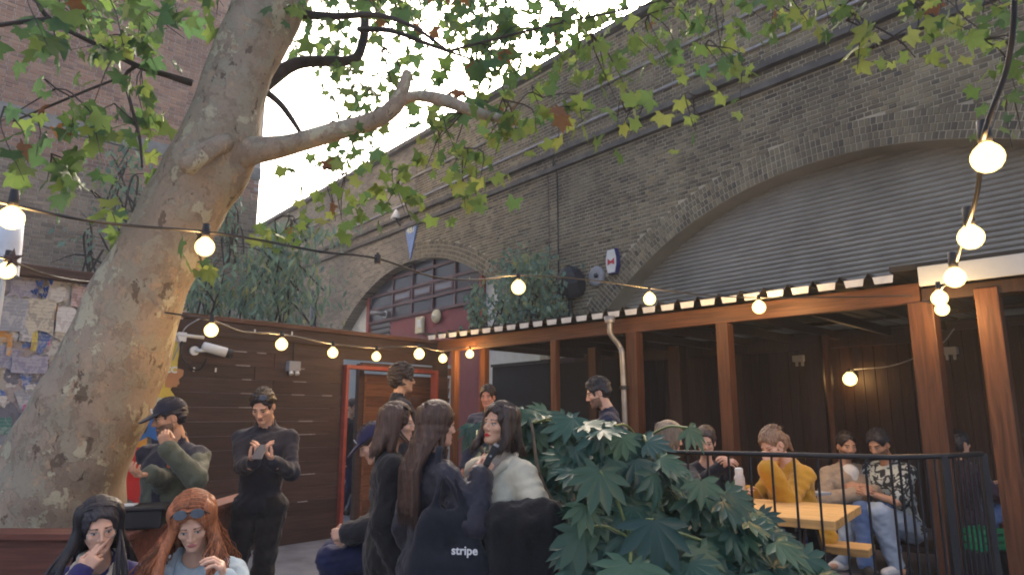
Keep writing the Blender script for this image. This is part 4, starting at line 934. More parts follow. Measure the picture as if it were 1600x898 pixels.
# ------------------------------------------------------------------ creepers
M_cre = ramp_mat('creeper_leaf', [(.13,.22,.17),(.18,.28,.20),(.21,.31,.19),(.10,.17,.14),(.26,.34,.22),(.34,.33,.11)], .55, .1, 30, trans=.3)
def creeper(name, label, base, blobs, nstem, m, lw=.05, ll=.16):
    e = empty(name, base, label, 'creeper'); mb = MB(); st_ = MB()
    for (px, py, sx, sy, Y, sY, n_) in blobs:
        for i in range(nstem):
            a = at(rnd.gauss(px, sx*.5), py + sy*1.2, Y); c_ = at(rnd.gauss(px, sx*.7), rnd.gauss(py - sy*.2, sy*.5), rnd.gauss(Y, sY)); mid = (a + c_)/2 + Vector((rnd.uniform(-.2,.2), 0, .3))
            st_.tube(spline([a - base, mid - base, c_ - base], 4), [.018]*5 + [.010,.008,.006,.004], 5, False)
        for i in range(n_):
            u, v_ = rnd.gauss(0, .5), rnd.gauss(0, .5)
            p = at(px + sx*u, py + sy*v_, rnd.gauss(Y, sY)) - base
            ax = Vector((rnd.gauss(0,.5), rnd.gauss(0,.5), -1)).normalized(); fc = Vector((rnd.gauss(0,1), rnd.gauss(-.6,1), rnd.gauss(.4,.6))); fc = (fc - ax*fc.dot(ax)).normalized(); x = ax.cross(fc); s_ = rnd.uniform(.6, 1.3)
            mb.add([p, p + (x*lw + ax*ll*.45 + fc*.01)*s_, p + ax*ll*s_, p + (-x*lw + ax*ll*.45 + fc*.01)*s_], [(0,1,2),(0,2,3)])
    st_.build('stems', M_twig, e)['kind'] = 'stuff'; o = mb.build('foliage', m, e); o['kind'] = 'stuff'; return e
creeper('creeper_bush', 'drooping blue green creeper bush above the brown fence', Vector((-4.4, 12.5, 0)), [(430,400,65,45,12.5,.5,520),(450,455,70,60,12.3,.5,640),(400,470,50,60,12.2,.5,330),(465,360,60,20,12.6,.4,260),(340,460,50,50,12.0,.5,300),(300,450,40,60,12.0,.5,150)], 7, M_cre, .028, .19)
creeper('creeper_bush', 'green creeper bush hanging on the pier between the arches', Vector((.2, 13.6, 0)), [(825,430,45,40,13.6,.4,900),(800,480,45,40,13.5,.4,600),(855,490,30,45,13.5,.4,450),(745,480,16,40,14.2,.3,260)], 6, M_cre, .04, .13)
creeper('wall_shrub', 'sparse grey green shrub rooted in the red brick building', Vector((-7.0, 11.6, 0)), [(190,270,55,50,11.7,.3,150),(230,340,60,60,11.9,.3,90),(360,330,20,70,13.4,.2,160),(150,380,60,50,11.5,.3,50)], 8, M_cre, .04, .15)

# ------------------------------------------------------------------ string lights
def bulb_mat():
    m = bpy.data.materials.new('glowing_bulb_glass'); m.use_nodes = True; n = m.node_tree.nodes; l = m.node_tree.links; n.remove(n['Principled BSDF'])
    e = n.new('ShaderNodeEmission'); e.inputs[0].default_value = (1, .70, .24, 1); e.inputs[1].default_value = 1.15; t_ = n.new('ShaderNodeBsdfTransparent'); mx = n.new('ShaderNodeMixShader'); mx.inputs[0].default_value = .55
    l.new(t_.outputs[0], mx.inputs[1]); l.new(e.outputs[0], mx.inputs[2]); l.new(mx.outputs[0], n['Material Output'].inputs[0]); return m
M_bulb = bulb_mat(); LIGHTS = []
def bulb(parent, p, r_, power, base):
    r_ = r_ * 1.15
    """a globe bulb hanging below its socket; p is the globe's centre"""
    s_ = MB().lathe([(0,.062),(.013,.06),(.016,.02),(.014,.0),(0,0)], (0,0,r_*.92), 12).build('socket', M_cable, parent, True); s_.location = p - base
    g = MB().lathe([(0,-1),(.38,-.92),(.71,-.71),(.92,-.38),(1,0),(.95,.32),(.78,.63),(.52,.88),(.36,1.05)], (0,0,0), 20); g.v = [tuple(c * r_ for c in v) for v in g.v]
    b_ = g.build('bulb', M_bulb, parent, True); b_.location = p - base
    ld = bpy.data.lights.new('filament', 'POINT'); ld.energy = power; ld.color = (1, .58, .22); ld.shadow_soft_size = r_ * .45
    lo = bpy.data.objects.new('filament', ld); C.objects.link(lo); lo.parent = b_
def strand(label, pts, bulbs):
    """pts: px, py, depth of the cable; bulbs: px, py, depth, radius, watts"""
    P = [at(*p) for p in pts]; base = P[0]; e = empty('string_light', base, label, 'string light', 'festoon strings over the yard')
    MB().tube([Vector(p) for p in spline([tuple(p - base) for p in P], 8)], .006, 6).build('cable', M_cable, e, True)
    for px, py, Y, r_, pw_w in bulbs:
        p = at(px, py, Y); bulb(e, p, r_, pw_w, base)
PWR = 3.6
strand('festoon string climbing steeply over the thick pergola posts', [(1586,-60,1.30),(1583,40,1.36),(1572,110,1.42),(1545,185,1.48),(1536,222,1.52),(1527,300,1.72),(1512,352,1.93),(1496,405,2.35),(1483,440,3.0),(1471,452,4.2),(1470,474,5.1),(1440,470,5.45)],
    [(1543,247,1.52,.031,PWR),(1517,371,1.95,.031,PWR),(1492,434,2.4,.031,PWR),(1468,466,4.2,.042,PWR*2.4),(1472,483,5.25,.045,PWR*3)])
strand('festoon string crossing the plane trunk and running to the pergola roof', [(-40,306,2.0),(18,320,2.1),(110,340,2.2),(200,352,2.4),(318,362,2.6),(400,374,2.8),(500,393,3.0),(590,404,3.4),(680,433,4.0),(750,437,4.5),(808,430,5.0),(910,436,5.8),(1014,450,6.5),(1100,461,6.4),(1186,465,6.1),(1300,464,5.85),(1425,462,5.5)],
    [(18,341,2.1,.032,PWR),(320,386,2.6,.032,PWR),(810,449,5.0,.046,PWR*1.5),(1015,467,6.5,.052,PWR*4),(1186,480,6.1,.052,PWR*4)])
strand('festoon string running along the top of the brown board fence', [(258,488,4.5),(290,493,4.3),(330,500,4.2),(380,518,4.6),(438,522,5.0),(520,537,5.8),(588,543,6.6),(650,541,7.4),(690,548,9.2),(733,541,9.5),(775,540,9.7)],
    [(330,516,4.2,.036,PWR*.7),(440,538,5.0,.038,PWR*1.5),(520,551,5.8,.038,PWR*1.5),(588,557,6.6,.038,PWR*1.5),(655,553,7.4,.05,PWR*2.5),(692,560,9.3,.05,PWR*3.5),(734,553,9.6,.05,PWR*3.5)])
strand('short festoon string hanging before the poster wall at the left', [(-40,392,2.9),(10,405,3.0),(70,428,3.6),(120,438,5.2),(150,440,6.9)], [(10,423,3.0,.032,PWR)])
jb = at(590, 405, 3.4); o = box_obj('cable_box', (0,0,0), (.03,.03,.045), M_black, None, bev=.004); o.location = jb; tag(o, 'small black joint box on the festoon cable before the arch', 'box'); box_obj('gland', (0,0,.028), (.012,.012,.012), M_black, o)
# lamp on the back wall
p = onplane(1328, 592, VN, 10 - .95); lw_ = empty('wall_lamp', p, 'glowing round lamp on the dark boarding above the talking men', 'lamp', rz=R(90) + VA)
bulb(lw_, p, .075, 3.5, p); MB().tube([(0,-.2,.02),(0,-.12,.12),(0,0,.13)], .014, 6).build('bracket', M_cable, lw_, True)
MB().tube(spline([(-.02,-.1,.13),(-.5,-.15,.16),(-1.0,-.15,.35),(-1.2,-.15,.55)], 6), .008, 5).build('lead', M_palecable, lw_)
# paper star near the left bulb
mb = MB(); sp_ = [(.05 if k_ % 2 == 0 else .02) for k_ in range(10)]; v = [(sp_[k_]*math.sin(k_*math.pi/5), 0, sp_[k_]*math.cos(k_*math.pi/5)) for k_ in range(10)] + [(0,-.012,0),(0,.012,0)]
mb.add(v, [(k_, (k_+1) % 10, 10) for k_ in range(10)] + [((k_+1) % 10, k_, 11) for k_ in range(10)])
o = mb.build('hanging_star', M_fence); o.location = at(20, 404, 2.95); tag(o, 'small brown star hanging by the bulb at the poster wall', 'star')
# ------------------------------------------------------------------ people: signed distance fields turned into one continuous surface
V3 = lambda *a: np.array(a, float)
class Field:
    def __init__(s, lo, hi, h):
        s.lo = np.array(lo, float); s.h = h; s.n = np.ceil((np.array(hi) - s.lo) / h).astype(int) + 1
        s.ax = [s.lo[i] + h * np.arange(s.n[i]) for i in range(3)]; s.F = np.full(tuple(s.n), .25, np.float32)
    def _sub(s, lo, hi, pad):
        a = np.maximum(0, np.floor((lo - pad - s.lo) / s.h).astype(int)); b = np.minimum(s.n, np.ceil((hi + pad - s.lo) / s.h).astype(int) + 1)
        if np.any(b <= a): return None
        sl = tuple(slice(a[i], b[i]) for i in range(3))
        return sl, s.ax[0][sl[0]][:, None, None], s.ax[1][sl[1]][None, :, None], s.ax[2][sl[2]][None, None, :]
    def _mix(s, sl, d, k, op):
        A = s.F[sl]
        if op == 'sub': d = -d; hh = np.clip(.5 - .5 * (d - A) / k, 0, 1); s.F[sl] = A * hh + d * (1 - hh) + k * hh * (1 - hh) if k else np.maximum(A, d)
        else: hh = np.clip(.5 + .5 * (d - A) / k, 0, 1); s.F[sl] = d * (1 - hh) + A * hh - k * hh * (1 - hh)
    def cone(s, a, b, ra, rb, k=.02, flat=None, op='add', grow=0.):
        """tapered capsule; flat=(direction, factor) squashes it along a direction"""
        a = np.array(a, float); b = np.array(b, float); ra += grow; rb += grow; rm = max(ra, rb)
        q = s._sub(np.minimum(a, b) - rm, np.maximum(a, b) + rm, k + s.h * 2 + .02)
        if q is None: return
        sl, X, Y, Z = q; px, py, pz = X - a[0], Y - a[1], Z - a[2]; ba = b - a
        if flat is not None:
            n = np.array(flat[0], float); n /= np.linalg.norm(n); f = flat[1] - 1; dt = (px * n[0] + py * n[1] + pz * n[2]) * f
            px, py, pz = px + n[0] * dt, py + n[1] * dt, pz + n[2] * dt; ba = ba + n * (ba @ n) * f
        t = np.clip((px * ba[0] + py * ba[1] + pz * ba[2]) / max(ba @ ba, 1e-9), 0, 1)
        d = np.sqrt((px - ba[0] * t) ** 2 + (py - ba[1] * t) ** 2 + (pz - ba[2] * t) ** 2) - (ra + (rb - ra) * t)
        if flat is not None: d = d / max(1., flat[1]) ** .5
        s._mix(sl, d.astype(np.float32), k, op)
    def ell(s, c, r, k=.02, Rm=None, op='add', grow=0.):
        c = np.array(c, float); r = np.array(r, float) + grow; rm = r.max()
        q = s._sub(c - rm, c + rm, k + s.h * 2 + .02)
        if q is None: return
        sl, X, Y, Z = q; px, py, pz = X - c[0], Y - c[1], Z - c[2]
        if Rm is not None: Q = Rm.T; px, py, pz = [Q[i, 0] * px + Q[i, 1] * py + Q[i, 2] * pz for i in range(3)]
        k0 = np.sqrt((px / r[0]) ** 2 + (py / r[1]) ** 2 + (pz / r[2]) ** 2); k1 = np.sqrt((px / r[0] ** 2) ** 2 + (py / r[1] ** 2) ** 2 + (pz / r[2] ** 2) ** 2) + 1e-6
        s._mix(sl, (k0 * (k0 - 1) / k1).astype(np.float32), k, op)
    def plane(s, c, n):
        """cut everything on the side the normal points to"""
        n = np.array(n, float); n /= np.linalg.norm(n)
        d = (s.ax[0][:, None, None] - c[0]) * n[0] + (s.ax[1][None, :, None] - c[1]) * n[1] + (s.ax[2][None, None, :] - c[2]) * n[2]
        s.F = np.maximum(s.F, d.astype(np.float32))
    def ripple(s, amp, fr, seed, stretch=(1, 1, 1)):
        r_ = np.random.RandomState(seed); X, Y, Z = s.ax[0][:, None, None], s.ax[1][None, :, None], s.ax[2][None, None, :]; a = 0
        for i in range(7):
            w_ = r_.normal(size=3) * fr * (1 + .35 * i) * np.array(stretch); a = a + np.sin(X * w_[0] + Y * w_[1] + Z * w_[2] + r_.uniform(0, 6.28)) / (1 + .5 * i)
        s.F = (s.F + amp * a).astype(np.float32)
    def mesh(s):
        F_, h = s.F, s.h; I = F_ < 0; nx, ny, nz = F_.shape
        acc = np.zeros((nx - 1, ny - 1, nz - 1, 3), np.float32); cnt = np.zeros((nx - 1, ny - 1, nz - 1), np.float32)
        for axis in range(3):
            o = [1 if i == axis else 0 for i in range(3)]; A = F_[:nx - o[0], :ny - o[1], :nz - o[2]]; B = F_[o[0]:, o[1]:, o[2]:]
            ix = np.argwhere((A < 0) != (B < 0))
            if not len(ix): continue
            a, b = A[tuple(ix.T)], B[tuple(ix.T)]; P = ix.astype(np.float32); P[:, axis] += a / (a - b); oth = [i for i in range(3) if i != axis]
            for da in (0, 1):
                for db in (0, 1):
                    c = ix.copy(); c[:, oth[0]] -= da; c[:, oth[1]] -= db
                    ok = (c >= 0).all(1) & (c < np.array(acc.shape[:3])).all(1); cc = tuple(c[ok].T)
                    np.add.at(acc, cc, P[ok]); np.add.at(cnt, cc, 1)
        cells = np.argwhere(cnt > 0); idx = np.full(cnt.shape, -1, int); idx[tuple(cells.T)] = np.arange(len(cells))
        v = acc[tuple(cells.T)] / cnt[tuple(cells.T)][:, None] * h + s.lo; Q = []
        for axis in range(3):
            o = [1 if i == axis else 0 for i in range(3)]; A = I[:nx - o[0], :ny - o[1], :nz - o[2]]; B = I[o[0]:, o[1]:, o[2]:]; oth = [(axis + 1) % 3, (axis + 2) % 3]
            ix = np.argwhere(A != B); ix = ix[(ix[:, oth[0]] > 0) & (ix[:, oth[1]] > 0) & (ix[:, oth[0]] < idx.shape[oth[0]]) & (ix[:, oth[1]] < idx.shape[oth[1]])]
            if not len(ix): continue
            ins = A[tuple(ix.T)]; e0 = np.zeros(3, int); e0[oth[0]] = 1; e1 = np.zeros(3, int); e1[oth[1]] = 1
            g = lambda c: idx[tuple(c.T)]
            q = np.stack([g(ix), g(ix - e0), g(ix - e0 - e1), g(ix - e1)], 1); q[~ins] = q[~ins][:, ::-1]; Q.append(q)
        q = np.concatenate(Q) if Q else np.zeros((0, 4), int); q = q[(q >= 0).all(1)]
        return v, q
def smooth_mesh(v, q, it=1):
    for _ in range(it):
        a = np.zeros_like(v); c = np.zeros(len(v))
        for i in range(4):
            for j in (1, 3): np.add.at(a, q[:, i], v[q[:, (i + j) % 4]]); np.add.at(c, q[:, i], 1)
        v = .5 * v + .5 * a / np.maximum(c, 1)[:, None]
    return v
class NM:
    """numpy mesh collector"""
    def __init__(s): s.v = []; s.q = []; s.m = []; s.n = 0
    def add(s, v, q, mi=0):
        s.v.append(v); s.q.append(q + s.n); s.m.append(np.full(len(q), mi) if np.isscalar(mi) else mi); s.n += len(v); return s
    def obj(s, name, mats, parent=None):
        v = np.concatenate(s.v); q = np.concatenate(s.q); m = np.concatenate(s.m)
        me = bpy.data.meshes.new(name); me.vertices.add(len(v)); me.vertices.foreach_set('co', v.astype(np.float32).ravel())
        me.loops.add(q.size); me.loops.foreach_set('vertex_index', q.astype(np.int32).ravel()); me.polygons.add(len(q))
        me.polygons.foreach_set('loop_start', np.arange(0, q.size, 4, dtype=np.int32)); me.polygons.foreach_set('loop_total', np.full(len(q), 4, np.int32))
        me.polygons.foreach_set('material_index', m.astype(np.int32)); me.polygons.foreach_set('use_smooth', np.ones(len(q), bool))
        me.update(); me.validate(); return link(name, me, parent, mats)
def rotm(yaw=0, pitch=0, roll=0):
    """yaw: + turns to the left, pitch: + looks down, roll: + tips to the right"""
    return np.array((Matrix.Rotation(R(yaw), 3, 'Z') @ Matrix.Rotation(R(-pitch), 3, 'X') @ Matrix.Rotation(R(roll), 3, 'Y')))

# canonical head: origin at eye height in the middle of the skull, +y the face, z up
def head_field(fem, h, beard=0.):
    f = Field((-.11, -.14, -.21), (.11, .15, .14), h); j = .92 if fem else 1.
    f.cone((0, -.02, -.06), (0, -.045, -.22), .047 * (j if fem else 1.05), .053 * (j if fem else 1.1), .02)
    f.ell((0, -.015, .035), (.074, .096, .086), .02); f.ell((0, .025, -.03), (.060 * j, .066, .084), .03)
    for s_ in (-1, 1):
        f.cone((s_ * .050 * j, -.005, -.055), (s_ * .012, .068, -.098 * (.97 if fem else 1)), .018, .017, .022); f.ell((s_ * .040, .060, -.024), (.020, .020, .018), .018)
    f.ell((0, .076, -.097 * (.97 if fem else 1)), (.018, .016, .015), .015); f.cone((-.036, .076, .021), (.036, .076, .021), .011, .011, .016)
    for s_ in (-1, 1): f.ell((s_ * .031, .103, .001), (.019, .017, .0105), .010, op='sub')
    for s_ in (-1, 1): f.ell((s_ * .031, .0755, .0005), (.0135, .0135, .0115), .003)
    f.cone((0, .088, .012), (0, .107, -.028), .0075, .0105 if fem else .012, .010)
    for s_ in (-1, 1): f.ell((s_ * .0125, .096, -.034), (.008, .010, .007), .006)
    f.cone((-.017, .0865, -.0615), (.017, .0865, -.0615), .0055, .0055, .006); f.cone((-.013, .087, -.0700), (.013, .087, -.0700), .0065, .0065, .006)
    f.cone((-.021, .094, -.0655), (.021, .094, -.0655), .0022, .0022, .002, op='sub')
    for s_ in (-1, 1): f.ell((s_ * .075, -.012, -.012), (.009, .019, .031), .006, rotm(s_ * 18, 8)); f.ell((s_ * .083, -.008, -.010), (.004, .010, .019), .004, op='sub')
    return f
HEADC = {}
def head_mesh(fem, fine, beard, lip):
    key = (fem, fine, beard, lip)
    if key not in HEADC:
        v, q = head_field(fem, .0036 if fine else .006).mesh(); v = smooth_mesh(v, q, 1); c = v[q].mean(1); x, y, z = np.abs(c[:, 0]), c[:, 1], c[:, 2]
        m = np.zeros(len(q), int)
        front = y > .045
        brow = front & (x > .014) & (x < .05) & (np.abs(z - (.0225 - .10 * np.maximum(0, x - .036) + .05 * (x - .014))) < (.0026 if fem else .0042)); m[brow] = 2
        lash = front & (x > .017) & (x < .047) & (np.abs(z - (.0075 - 18 * (x - .031) ** 2)) < .0021) & (y > .072); m[lash] = 3
        eye = front & (x > .0185) & (x < .0435) & (np.abs(z - .0005) < .0055 - 24 * (x - .031) ** 2) & (y > .074); m[eye] = 4
        m[eye & ((x - .031) ** 2 + (z - .001) ** 2 < .0052 ** 2)] = 3
        lp = front & (x < .0235 - 30 * (z + .0655) ** 2 * 8) & (z < -.056) & (z > -.0775) & (y > .076); m[lp] = 1
        if beard:
            bd_ = (y > .0) & (z < -.035 - .35 * np.maximum(0, y - .06) * 1.2) & (z > -.125) & ~lp & ((z < -.045) | (x > .04)); m[bd_] = 5
            m[front & (x < .026) & (z < -.047) & (z > -.057) & (y > .075)] = 5
        HEADC[key] = (v, q, m)
    return HEADC[key]
# canonical hand: wrist at origin, fingers +y, palm faces -z, thumb towards +x
HANDC = {}
def hand_mesh(pose, fine):
    key = (pose, fine)
    if key not in HANDC:
        curl = {'relaxed': (22, 26, 18), 'grip': (62, 72, 40), 'flat': (6, 8, 5), 'point': (70, 80, 50), 'cup': (40, 42, 25)}[pose]
        f = Field((-.075, -.05, -.10), (.09, .22, .04), .0034 if fine else .0055)
        f.cone((0, -.05, 0), (0, .005, 0), .027, .025, .012, ((0, 0, 1), 1.3))
        for x in (-.024, -.008, .009, .025): f.cone((x * .55, .01, 0), (x, .085, .002), .014, .0115, .014)
        L = [(.026, .088, .040, .024, .021), (.009, .092, .044, .028, .022), (-.008, .089, .041, .026, .021), (-.025, .080, .033, .020, .018)]
        for i, (x, y, a, b, c) in enumerate(L):
            p = V3(x, y, 0); ang = 0; sp_ = x * 3.2
            for j, (ln, cu) in enumerate(zip((a, b, c), curl)):
                if pose == 'point' and i < 2: cu = (8, 12, 8)[j]
                ang += R(cu); d = V3(sp_ * .35 * math.cos(ang), math.cos(ang), -math.sin(ang)); d /= np.linalg.norm(d); p2 = p + d * ln
                f.cone(p, p2, .0088 - .0008 * j, .0080 - .0009 * j, .0035); p = p2
        tc = {'grip': 55, 'point': 40, 'cup': 40}.get(pose, 18)
        a0 = V3(.020, .022, -.004); a1 = V3(.046, .052, -.012); ca, sa = math.cos(R(tc)), math.sin(R(tc)); a2 = a1 + V3(.012 * ca - .02 * sa, .032 * ca + .005, -.030 * sa); a3 = a2 + V3(-.012 * sa + .002, .024 * ca + .006, -.018 * sa)
        f.cone(a0, a1, .015, .012, .010); f.cone(a1, a2, .0115, .0100, .004); f.cone(a2, a3, .0098, .0082, .004)
        v, q = f.mesh(); HANDC[key] = (smooth_mesh(v, q, 1), q)
    return HANDC[key]
def ik(a, t, l1, l2, hint):
    a, t, hint = (np.array(x, float) for x in (a, t, hint)); d = t - a; L = np.linalg.norm(d); d = d / L; Lc = min(L, (l1 + l2) * .998); t = a + d * Lc
    x = (l1 * l1 - l2 * l2 + Lc * Lc) / (2 * Lc); hgt = math.sqrt(max(0, l1 * l1 - x * x)); hp = hint - d * (hint @ d); hp /= np.linalg.norm(hp)
    return a + d * x + hp * hgt, t
SKIN = {}
HS = .95
def skin_mats(tone, lip, brow):
    key = (tone, lip, brow)
    if key not in SKIN:
        c = {'fair': (.68, .41, .29), 'tan': (.50, .28, .175), 'olive': (.58, .35, .235), 'ruddy': (.60, .28, .19), 'brown': (.30, .165, .105)}[tone]
        s_ = mat('skin_' + tone, c, .5, .10, 14, .06, 120, spec=.35)
        b_ = s_.node_tree.nodes['Principled BSDF']; b_.inputs['Subsurface Weight'].default_value = .12; b_.inputs['Subsurface Radius'].default_value = (.01, .004, .002)
        br = tuple(x * .6 for x in brow)
        SKIN[key] = [s_, mat('lips', lip, .4, .1, 20), mat('brow_hair', br, .7, .2, 30), mat('lash_line', (.02, .014, .012), .4, .1, 20), mat('eye_white', (.5, .48, .46), .2, .05, 20), mat('stubble', tuple(.35 * a + .65 * b for a, b in zip(c, br)), .8, .3, 60)]
    return SKIN[key]
def hair_mat(name, col, hi):
    m = mat(name, col, .52, 0, 1, 0, 1, col2=hi, spec=.5, stretch=(60, 60, 5)); n = m.node_tree.nodes
    for x in n:
        if x.bl_idname == 'ShaderNodeTexNoise': x.inputs['Scale'].default_value = 2.2
    b_ = n['Principled BSDF']; l = m.node_tree.links; nz = [x for x in n if x.bl_idname == 'ShaderNodeTexNoise'][0]
    bp = n.new('ShaderNodeBump'); bp.inputs['Strength'].default_value = .5; bp.inputs['Distance'].default_value = .006; l.new(nz.outputs[0], bp.inputs['Height']); l.new(bp.outputs[0], b_.inputs['Normal']); return m
def _island(m, lo_, hi_):
    n = m.node_tree.nodes; l = m.node_tree.links; g = n.new('ShaderNodeNewGeometry'); hv = n.new('ShaderNodeHueSaturation'); mr = n.new('ShaderNodeMapRange'); mr.inputs[3].default_value = lo_; mr.inputs[4].default_value = hi_
    l.new(g.outputs['Random Per Island'], mr.inputs[0]); l.new(mr.outputs[0], hv.inputs['Value']); l.new(n[m['mix']].outputs[2], hv.inputs['Color']); l.new(hv.outputs[0], n['Principled BSDF'].inputs['Base Color'])
HM = {'black': hair_mat('black_hair', (.008, .008, .012), (.028, .026, .036)), 'dark': hair_mat('dark_brown_hair', (.016, .010, .009), (.055, .035, .028)), 'brown': hair_mat('brown_hair', (.045, .022, .014), (.13, .065, .04)),
      'red': hair_mat('auburn_hair', (.11, .034, .015), (.36, .13, .05)), 'chestnut': hair_mat('chestnut_hair', (.022, .013, .011), (.10, .048, .030)), 'ash': hair_mat('ash_blond_hair', (.16, .12, .085), (.36, .29, .21)), 'lightbrown': hair_mat('light_brown_hair', (.09, .05, .03), (.24, .15, .09))}
for _m in HM.values(): _island(_m, .45, 1.7)
HC = {'black': (.012, .011, .013), 'dark': (.03, .02, .016), 'brown': (.07, .04, .026), 'red': (.2, .08, .035), 'chestnut': (.05, .028, .02), 'ash': (.2, .15, .1), 'lightbrown': (.14, .09, .055)}
def cloth(name, c, rough=.85, var=.18, bump=.25, bs=160., **k): return mat(name, c, rough, var, 7, bump, bs, spec=.25, sheen=.15, **k)
CLO = {}
def clo(key, c, **k):
    if key not in CLO: CLO[key] = cloth(key, c, **k)
    return CLO[key]
def strands(nm, paths, r0, r1, rs):
    """thin flattened tapering tubes along the paths"""
    for P in paths:
        P = np.array(P); m = len(P); t = np.gradient(P, axis=0); t /= np.linalg.norm(t, axis=1)[:, None] + 1e-9
        ref = V3(rs.normal(), rs.normal(), .2); x = np.cross(t, ref); x /= np.linalg.norm(x, axis=1)[:, None] + 1e-9; y = np.cross(t, x)
        rr = (r0 * (1 - np.linspace(0, 1, m) ** 2) + r1)[:, None]; ring = [P + x * rr, P + y * rr * .6, P - x * rr, P - y * rr * .6]
        v = np.stack(ring, 1).reshape(-1, 3); i = np.arange(m - 1)[:, None] * 4; k = np.arange(4)[None, :]
        q = np.stack([i + k, i + (k + 1) % 4, i + 4 + (k + 1) % 4, i + 4 + k], 2).reshape(-1, 4); nm.add(v, q)

def person(label, yaw, loc=(0, 0, 0), H=1.75, fem=False, seat=None, lean=0, twist=0, head=(0, 0, 0), RH=None, LH=None, rhint=None, lhint=None, rpose='relaxed', lpose='relaxed', rpalm=None, lpalm=None,
           legs=None, girth=1., fine=True, tone='fair', lip=None, hair='dark', style='short', hlen=.3, wave=.0, front=.0, beard=0, top=None, bottom=None, sleeve=1., hem=.02, loose=.0, collar=.0, extra=None, shoes=(.02, .02, .02), neck_open=False, fuzz=0., seed=1, part_x=.0, spread=1., puff=0., az0=62, group=None, ground=0., headat=None):
    g = girth; rs = np.random.RandomState(seed); s = H / 1.75
    if headat:     # stand or seat the figure so that its head is where the photograph puts it
        Pw = at(*headat); Rt0 = rotm(twist, lean); hrel = Rt0 @ V3(0, -.005, .60) + Rt0 @ rotm(*head) @ V3(0, .022, .105)
        if seat is None: s = (Pw.z - ground) / (.93 + hrel[2])
        else: seat = Pw.z - ground - s * hrel[2] - .105
        off = Matrix.Rotation(R(yaw), 3, 'Z') @ Vector((hrel[0] * s, hrel[1] * s, 0)); loc = Vector((Pw.x - off.x, Pw.y - off.y, ground))
    Minv = (Matrix.Translation(Vector(loc)) @ Matrix.Rotation(R(yaw), 4, 'Z') @ Matrix.Scale(s, 4)).inverted()
    cv = lambda t: np.array(Minv @ at(*t[1:])) if (t is not None and t[0] == 'px') else t
    RH, LH = cv(RH), cv(LH)
    if legs: legs = [(cv(t), h_) for t, h_ in legs]
    fw_, up_, rt = V3(0, 1, 0), V3(0, 0, 1), V3(1, 0, 0)
    pel = V3(0, 0, .93 if seat is None else (seat + .105) / s)
    Rt = rotm(twist, lean); T_ = lambda *p: pel + Rt @ V3(*p)
    sw = .158 if fem else .182; hw = .095 if fem else .092
    sh_ = {1: T_(sw, -.01, .448), -1: T_(-sw, -.01, .448)}; hip = {1: pel + V3(hw, 0, -.03), -1: pel + V3(-hw, 0, -.03)}
    neck = T_(0, -.025, .535); Rh = Rt @ rotm(head[0], head[1], head[2]); hj = T_(0, -.005, .60); hc = hj + Rh @ V3(0, .022, .105)
    # arms
    W = {}; E_ = {}
    for sd, tgt, hint in ((1, RH, rhint), (-1, LH, lhint)):
        if tgt is None: tgt = T_(sd * (sw + .07), .06, -.06); hint = hint or (sd * .4, -1, 0)
        hint = hint or (sd * .8, -.5, -.6); E_[sd], W[sd] = ik(sh_[sd], tgt, .285, .25, hint)
    # legs
    K = {}; A_ = {}
    for i, sd in enumerate((1, -1)):
        if legs: tgt, hint = legs[i]
        elif seat is None: tgt, hint = (sd * .10, -.02, .085), (0, 1, 0)
        else: tgt, hint = (sd * .12, .42, .085), (0, .6, 1)
        K[sd], A_[sd] = ik(hip[sd], tgt, .44, .425, hint)
    def torso(f, e, lo=0., bust=True):
        hr_ = .102 if fem else .088; f.cone(hip[1], hip[-1], hr_ * g, hr_ * g, .05, (Rt @ fw_, 1.0), grow=e); f.cone(T_(0, 0, .0), T_(0, .005, .16), (.118 if not fem else .112) * g, (.112 if not fem else .092) * g, .05, (Rt @ fw_, 1.22), grow=e)
        f.cone(T_(-.035, .005, .16), T_(-.05, .01, .36), (.10 if not fem else .083) * g, (.112 if not fem else .088) * g, .05, (Rt @ fw_, 1.08), grow=e); f.cone(T_(.035, .005, .16), T_(.05, .01, .36), (.10 if not fem else .083) * g, (.112 if not fem else .088) * g, .05, (Rt @ fw_, 1.08), grow=e)
        f.cone(T_(-.09, -.02, .41), T_(.09, -.02, .41), .062 * g, .062 * g, .05, grow=e)
        for sd in (1, -1): f.cone(T_(0, -.025, .505), sh_[sd], .042, .041 * g, .035, grow=e * .75)
        if fem and bust:
            for sd in (1, -1): f.ell(T_(sd * .065, .078, .315), (.058, .052, .055), .035, grow=e)
    def arm(f, sd, e, frac=1., cuff=0.):
        f.cone(sh_[sd], E_[sd] if frac > 0 else sh_[sd] + (E_[sd] - sh_[sd]) * .8, .044 * g, (.037 if frac > 0 else .045) * g, .03, grow=e)
        if frac <= 0: return
        w_ = E_[sd] + (W[sd] - E_[sd]) * frac; f.cone(E_[sd], w_, .038 * g, .028 + (.012 * (1 - frac)), .025, grow=e + cuff * .4)
    def leg(f, sd, e, k=.04):
        f.cone(hip[sd], K[sd], .085 * g, .056 * g, k, grow=e); f.cone(K[sd] , A_[sd], .055 * g, .038, .03, grow=e); 
        mid = K[sd] + (A_[sd] - K[sd]) * .3; back = -fw_ if seat is None else -fw_ * .8; f.cone(K[sd] + (A_[sd] - K[sd]) * .15 + back * .015, mid + back * .02, .045 * g, .046 * g, .03, grow=e)
    P_ = np.array(list(sh_.values()) + list(E_.values()) + list(W.values()) + list(K.values()) + list(A_.values()) + [hc, pel]); lo, hi = P_.min(0) - .2, P_.max(0) + .2
    hs = .0125 if fine else .018
    # one skin surface for the whole figure, with finer head and hands
    f = Field(lo, hi, hs); torso(f, -.006, bust=False)
